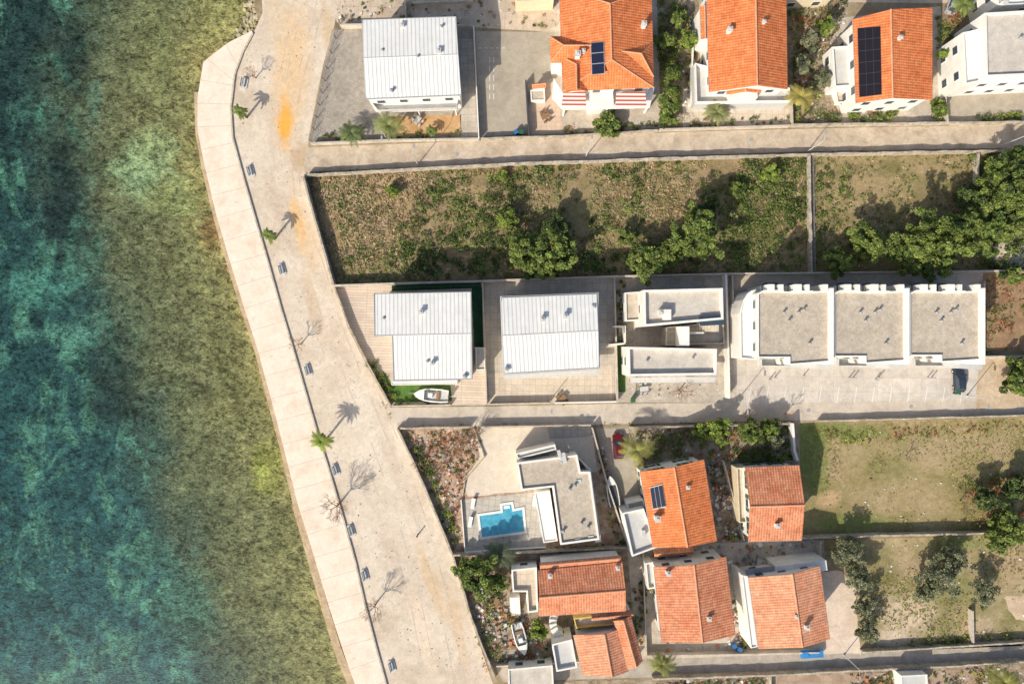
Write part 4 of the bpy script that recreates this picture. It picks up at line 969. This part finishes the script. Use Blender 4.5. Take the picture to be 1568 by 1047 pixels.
for t in [(800,380,30,5.5),(845,386,40,6.5),(825,400,30,5),(852,348,24,5,DG),(1067,358,44,8),(990,398,32,5),(1022,388,24,5),(1085,318,22,5,DG),(960,362,14,3),
 (1285,402,24,4.5),(1330,372,34,6),(1440,368,54,8.5),(1395,378,36,7),(1492,350,42,7),(1398,404,24,5),(1535,280,38,8,DG+GREENS),(1560,310,34,8),(1530,345,30,7,DG+GREENS),(1480,300,22,4.5,DG),(1555,250,26,6),
 (728,880,36,6),(762,892,18,3.5),(1540,812,34,6),(1512,765,22,4.5,DG),(1565,750,26,5,DG),(1562,585,26,5),(1560,560,16,4),(1265,42,14,4,LIME),(1055,62,14,4,LIME),(930,192,24,2.6),(1100,660,22,4,LIME),(1148,664,22,4),(1178,655,16,3.5),(1075,660,14,3,LIME),
 (1020,60,16,4),(1030,110,16,4),(1028,150,20,4.5),(1022,180,14,3),(1040,30,13,3.5),(825,964,14,3,LIME),(1225,100,14,4,OLV),(1240,60,16,4,OLV),(1262,120,15,3.5,OLV),(1180,660,14,3),(1550,420,16,3.5),(1452,80,13,3.5,LIME),(1440,165,10,2.5),(780,335,18,3,LIME),(600,292,12,1.8,LIME),(770,270,8,1.6,LIME),(1180,265,16,2.5,LIME),(1130,290,14,2.2)]:
    tree(*t)
for t in [(1298,850,30,5),(1318,885,26,4.8),(1326,930,20,4),(1328,965,20,4),(1438,885,34,5.5),(1462,858,22,4.5),(1508,905,24,4),(1420,905,18,4),(1190,682,18,3.5),(1000,900,10,3)]:
    tree(t[0],t[1],t[2],t[3],OLV,'olive_tree',.6,.2)
def palm(px,py,rpx,h,name='palm_tree',nf=18,col=(.19,.235,.065)):
    x,y=P(px,py,h); R=rpx*S*1.1; o=Obj(name,x,y,0,0,True); t=o.p('trunk',BARK)
    for i in range(6): t.tube((0,0,h*i/6*.95),(0,0,h*(i+1)/6*.95),.2,.17,8)
    V=[];C=[]
    for f in range(nf):
        a=f*2.399+random.uniform(-.12,.12); up=random.uniform(.15,.7); Lf=R*random.uniform(.85,1.1); prev=None
        if f%4==3: Lf*=.6; up+=.5
        cl=np.array(col)*random.uniform(.7,1.4)
        for i in range(13):
            t_=i/12; r_=Lf*t_; z_=h*.95+Lf*(up*.8*t_-(.25+.7*up)*t_*t_)
            c_=np.array([math.cos(a)*r_,math.sin(a)*r_,z_])
            if prev is not None:
                dr=c_-prev; dr/=np.linalg.norm(dr); sd=np.array([-math.sin(a),math.cos(a),0]); 
                V.append(np.array([prev-sd*.03,prev+sd*.03,c_+sd*.02,c_-sd*.02])); C.append(cl*1.1)
                wl_=(.19*R)*math.sin(math.pi*min(1,t_*.85+.1))+.05
                for s_ in (-1,1):
                    for k_ in (0,.5):
                        b0=prev+(c_-prev)*k_; tip=b0+sd*s_*wl_*.8+dr*wl_*1.0+np.array([0,0,-.05*wl_]); w2=dr*.05
                        V.append(np.array([b0-w2,b0+w2,tip+w2*.3,tip-w2*.3])); C.append(cl*random.uniform(.75,1.3))
            prev=c_
    o.q.append(('fronds',np.array(V),np.array(C),FOL)); o.done()
palm(538,203,20,2.8,col=(.14,.18,.07)); palm(594,191,24,4,col=(.23,.26,.09)); palm(1100,172,20,3.5,col=(.22,.24,.09)); palm(976,690,26,4.5,col=(.29,.28,.08)); palm(765,850,24,3.,'palm_tree',26,(.14,.17,.095)); palm(1015,1018,20,3.5,col=(.24,.25,.07)); palm(1478,5,18,4); palm(1228,147,22,4.4,'palm_tree',20,(.38,.33,.09)); palm(1540,1045,26,4,'palm_tree',22,(.29,.29,.08))
palm(366,170,12,3.2,nf=12); palm(411,360,12,3.2,nf=12); palm(491,675,17,4.2,nf=14,col=(.22,.28,.05)); palm(660,200,9,1.5,nf=12); palm(1000,60,12,2.5)
def bare(px,py,h,R,name='bare_tree',dep=5,spread=.36):
    x,y=P(px,py,h*.5); o=Obj(name,x,y,0,0,True); t=o.p('branches',TWIG)
    rnd=random.Random(int(px*7+py))
    def rec(a,d,ln,r,k):
        b=a+d*ln; t.tube(a,b,r,r*.65,5 if k>2 else 3)
        if k==0: return
        for i in range(3):
            nd=(d+Vector((rnd.uniform(-1,1),rnd.uniform(-1,1),rnd.uniform(-.2,.6)))*.7).normalized()
            rec(b,nd,ln*rnd.uniform(.66,.86),r*.60,k-1)
    l0=h*.32
    t.tube((0,0,0),(0,0,l0),.14*h/5,.10*h/5,7)
    for i in range(5):
        a=i*1.256+rnd.uniform(-.3,.3); rec(Vector((0,0,l0)),Vector((math.cos(a)*.75,math.sin(a)*.75,.8)).normalized(),R*spread,.065*h/5,dep-1)
    o.done()
bare(513,777,6.2,2.8,dep=6); bare(572,931,5.,2.3,dep=6); bare(455,527,4.,1.7,dep=5); bare(385,113,3.8,1.5,dep=5); bare(1262,36,4,1.8,dep=4); bare(690,690,3.5,2.2,dep=5); bare(726,668,4,2.3,dep=5)
bare(1045,600,5,2.4); bare(1150,640,5,2.2,dep=4); bare(1210,635,4,1.6,dep=4); bare(1395,700,3,1.,dep=4); bare(640,712,3,1.6,dep=5); bare(1480,770,3.4,2.,dep=5); bare(715,680,3.4,2.,dep=5); bare(670,720,3.,2.,dep=5)
# scrub
F1=[(470,270),(800,254),(1238,239),(1241,415),(940,421),(515,434),(488,350)]
scrub('scrub_vegetation',F1,5.,[GR,OL,GR2,DRY2,DRY,OL,DRY],(.2,.6),.35,10,.17,-.3,3,3.)
scrub('shrubs',[(680,262),(1235,242),(1238,412),(930,418),(640,430),(600,350)],.9,[GR,GR2,GR3,GR,OL],(.4,1.0),.6,46,.19,-.02,8,4.)
scrub('bramble_thicket',[(520,400),(700,360),(900,380),(940,418),(520,432)],1.3,[GR3,GR,OL],(.4,.9),.5,30,.19,-.1,12,4.)
scrub('bramble_thicket',[(1130,245),(1236,242),(1238,410),(1120,412)],1.5,[GR,GR2,GR2,OL],(.4,.9),.5,34,.18,-.35,14,4.)
scrub('dry_brush',[(470,272),(680,260),(640,330),(600,390),(520,425),(490,350)],5,[DRY,DRY2,DRY2,(.38,.30,.2),BRN],(.15,.5),.4,11,.16,-.4,16,2.)
scrub('dry_brush',[(900,300),(1060,280),(1060,330),(960,350),(900,340)],2,[DRY,DRY2,RED],(.15,.5),.4,11,.16,-.1,17,2.)
scrub('scrub_vegetation',[(1246,240),(1500,235),(1600,232),(1600,412),(1248,413)],3.6,[OL,DRY,GR,DRY2,GR2,OL],(.15,.5),.35,10,.16,-.2,21,3.)
scrub('shrubs',[(1248,250),(1330,260),(1330,410),(1250,410)],.5,[GR,GR2],(.4,.9),.6,30,.18,-.1,23,3.)
scrub('shrubs',[(1480,240),(1600,235),(1600,412),(1500,412)],1.2,[GR,GR2,GR3],(.5,1.1),.8,46,.2,-.4,24,3.)
stones('pale_rocks',[(1535,385),(1600,380),(1600,412),(1545,408)],160,(.2,.9),((.6,.56,.5),(.5,.46,.4)))
scrub('grass_tufts',[(1228,652),(1600,640),(1600,808),(1232,816)],5,[GR2,OL,YG,DRY,DRY2,OL],(.08,.3),.3,7,.11,.0,31,4.)
scrub('shrubs',[(1460,730),(1600,720),(1600,806),(1480,806)],.7,[GR,OL,RED,GR2],(.4,1.),.7,40,.17,-.2,33,3.)
scrub('weeds',[(1228,652),(1300,660),(1600,642),(1600,655),(1290,680)],3,[YG,GR2,RED],(.15,.5),.5,14,.14,.1,34,2.)
scrub('grass_tufts',[(1300,880),(1350,826),(1600,818),(1600,980),(1330,995)],5,[OL,YG,DRY,GR2,DRY2],(.08,.35),.35,8,.12,0.05,36,3.)
scrub('shrubs',[(1380,980),(1600,965),(1600,982),(1400,993)],2,[GR,YG,OL],(.3,.7),.7,26,.15,-.3,37,2.)
scrub('garden_plants',[(1506,425),(1600,420),(1600,540),(1510,540)],4,[RED,DRY,OL,GR],(.15,.5),.5,12,.15,-.1,38,2.)
G5=[GR,GR2,OL,DRY,GR3,YG,RED]
for i,(nm,pts,dn,rr) in enumerate([
 ('garden_plants',[(616,660),(735,658),(735,700),(706,735),(706,765),(712,845),(696,848),(660,770)],.9,(.2,.5)),
 ('hedge',[(615,660),(640,700),(668,770),(700,845),(712,845),(690,780),(655,700),(628,660)],5,(.3,.6)),
 ('hedge',[(560,552),(575,552),(610,612),(598,616)],5,(.3,.55)),
 ('hedge',[(1008,-20),(1045,-20),(1042,120),(1046,190),(1010,192)],3.5,(.4,.8)),
 ('garden_plants',[(1045,10),(1072,10),(1064,100),(1062,130),(1046,130)],3,(.3,.6)),
 ('garden_plants',[(1206,-10),(1296,0),(1272,80),(1288,186),(1214,188)],2.4,(.25,.8)),
 ('hedge',[(1296,176),(1370,172),(1372,184),(1298,188)],7,(.35,.6)),
 ('hedge',[(1492,178),(1560,174),(1562,184),(1494,188)],7,(.3,.5)),
 ('hedge',[(1430,20),(1462,60),(1458,130),(1440,135)],3,(.3,.6)),
 ('hedge',[(1424,155),(1448,150),(1446,186),(1426,186)],5,(.3,.5)),
 ('garden_plants',[(964,660),(1060,658),(1062,700),(980,712)],3.,(.3,.8)),
 ('garden_plants',[(1060,656),(1210,654),(1214,705),(1085,708)],3.4,(.3,.8)),
 ('hedge',[(1130,690),(1218,688),(1220,706),(1132,708)],5,(.35,.6)),
 ('garden_plants',[(1084,710),(1128,712),(1140,826),(1104,828)],2.2,(.2,.55)),
 ('garden_plants',[(696,855),(780,852),(780,900),(750,930),(830,945),(845,1010),(762,1018),(722,945)],2.,(.25,.7)),
 ('garden_plants',[(905,660),(925,700),(950,780),(965,835),(955,838),(925,790),(918,720)],2.5,(.2,.5)),
 ('hedge',[(836,838),(960,832),(962,838),(838,846)],5,(.25,.45)),
 ('garden_plants',[(955,940),(988,850),(990,1004),(986,1010)],2.2,(.2,.5)),
 ('garden_plants',[(1116,850),(1136,850),(1155,990),(1130,996)],2,(.2,.5)),
 ('garden_plants',[(1000,1044),(1170,1038),(1170,1120),(1000,1120)],3,(.25,.7)),
 ('garden_plants',[(1300,1032),(1600,1020),(1600,1110),(1300,1110)],2,(.25,.7)),
 ('garden_plants',[(500,205),(728,200),(730,210),(480,217)],2.4,(.25,.5)),
 ('garden_plants',[(862,196),(1006,186),(1007,197),(864,206)],3,(.2,.5)),
 ('garden_plants',[(1050,183),(1210,180),(1210,190),(1052,195)],2,(.2,.4)),
 ('garden_plants',[(944,428),(958,430),(958,560),(944,600)],3,(.2,.4)),
 ('garden_plants',[(520,5),(720,0),(800,0),(860,40),(840,48),(722,40),(516,38)],.4,(.2,.5)),
 ('garden_plants',[(1440,10),(1475,5),(1470,40),(1450,60)],3,(.3,.6)),
 ('hedge',[(692,598),(605,612),(604,618),(694,618)],2.,(.15,.3))]):
    scrub(nm,pts,dn,G5 if nm!='hedge' else [GR,GR2,GR,YG,GR3],rr,.8,26,.16,-.25,60+i,1.6)
scrub('autumn_shrubs',[(618,660),(732,658),(715,735),(700,800),(675,765)],3.,[(.32,.15,.07),(.38,.20,.10),DRY2,RED],(.15,.45),.6,16,.13,-.1,99,2.)
scrub('roadside_weeds',[(700,850),(712,856),(742,960),(760,1045),(744,1040),(716,930)],3,[RED,DRY,OL],(.12,.35),.4,10,.12,.2,97,1.5)
scrub('roadside_weeds',[(560,560),(566,555),(605,640),(596,640),(575,600)],4,[DRY,OL],(.1,.3),.4,8,.1,.1,96,1.5)
scrub('verge_weeds',[(468,264),(1240,233),(1640,227),(1640,231),(1240,238),(468,269)],5,[DRY,OL,GR],(.1,.35),.5,10,.12,.0,95,1.5)
scrub('verge_weeds',[(610,650),(905,647),(1215,643),(1215,648),(905,652),(612,656)],4,[DRY,OL,GR],(.1,.3),.5,8,.1,.0,94,1.5)
for i,(pts,n,s_) in enumerate([([(616,660),(735,658),(735,700),(706,735),(700,800)],400,(.08,.5)),([(696,855),(820,946),(845,1010),(762,1018)],400,(.1,.7)),([(1206,0),(1296,0),(1288,186),(1214,188)],300,(.1,.6)),
  ([(1084,710),(1128,712),(1140,826),(1104,828)],260,(.1,.8)),([(964,660),(1060,658),(1062,700),(980,712)],200,(.1,.6)),([(960,840),(1260,828),(1140,870),(990,860)],180,(.1,.8)),([(1080,690),(1130,690),(1130,720),(1090,740)],80,(.1,.6)),
  ([(520,2),(860,-5),(850,44),(722,38),(516,36)],160,(.08,.5)),([(1128,850),(1136,990),(1000,996),(1116,985)],120,(.1,.7)),([(950,580),(1120,580),(1120,612),(950,612)],60,(.1,.35)),([(1180,655),(1214,655),(1216,690),(1180,690)],120,(.2,.8)),
  ([(1300,1030),(1600,1020),(1600,1060),(1300,1060)],200,(.1,.8)),([(1000,1042),(1180,1036),(1180,1060),(1000,1060)],160,(.1,.7)),([(1300,900),(1330,826),(1600,818),(1600,980),(1330,995)],200,(.06,.35)),([(905,660),(925,655),(968,835),(958,838)],80,(.1,.5)),([(1045,20),(1075,20),(1062,190),(1046,190)],140,(.1,.5)),([(1228,655),(1600,645),(1600,805),(1232,812)],160,(.06,.35))]):
    stones('garden_clutter',pts,n,s_,((.6,.57,.52),(.38,.34,.29),(.72,.69,.63),(.46,.2,.11),(.24,.22,.2),(.3,.24,.16)))
stones('shore_pebbles',[(400,20),(410,-10),(520,0),(480,200),(475,260),(560,560),(640,760),(740,1040),(600,1040),(470,600),(400,350),(362,200),(375,90)],900,(.05,.22),((.6,.55,.5),(.45,.38,.3),(.35,.3,.25)),.4)
stones('beach_rocks',[(388,44),(396,30),(392,-20),(372,-20),(370,30),(350,60)],120,(.2,.8),((.50,.42,.3),(.42,.37,.22)),.5,-.6)
print('objects',len(bpy.data.objects))
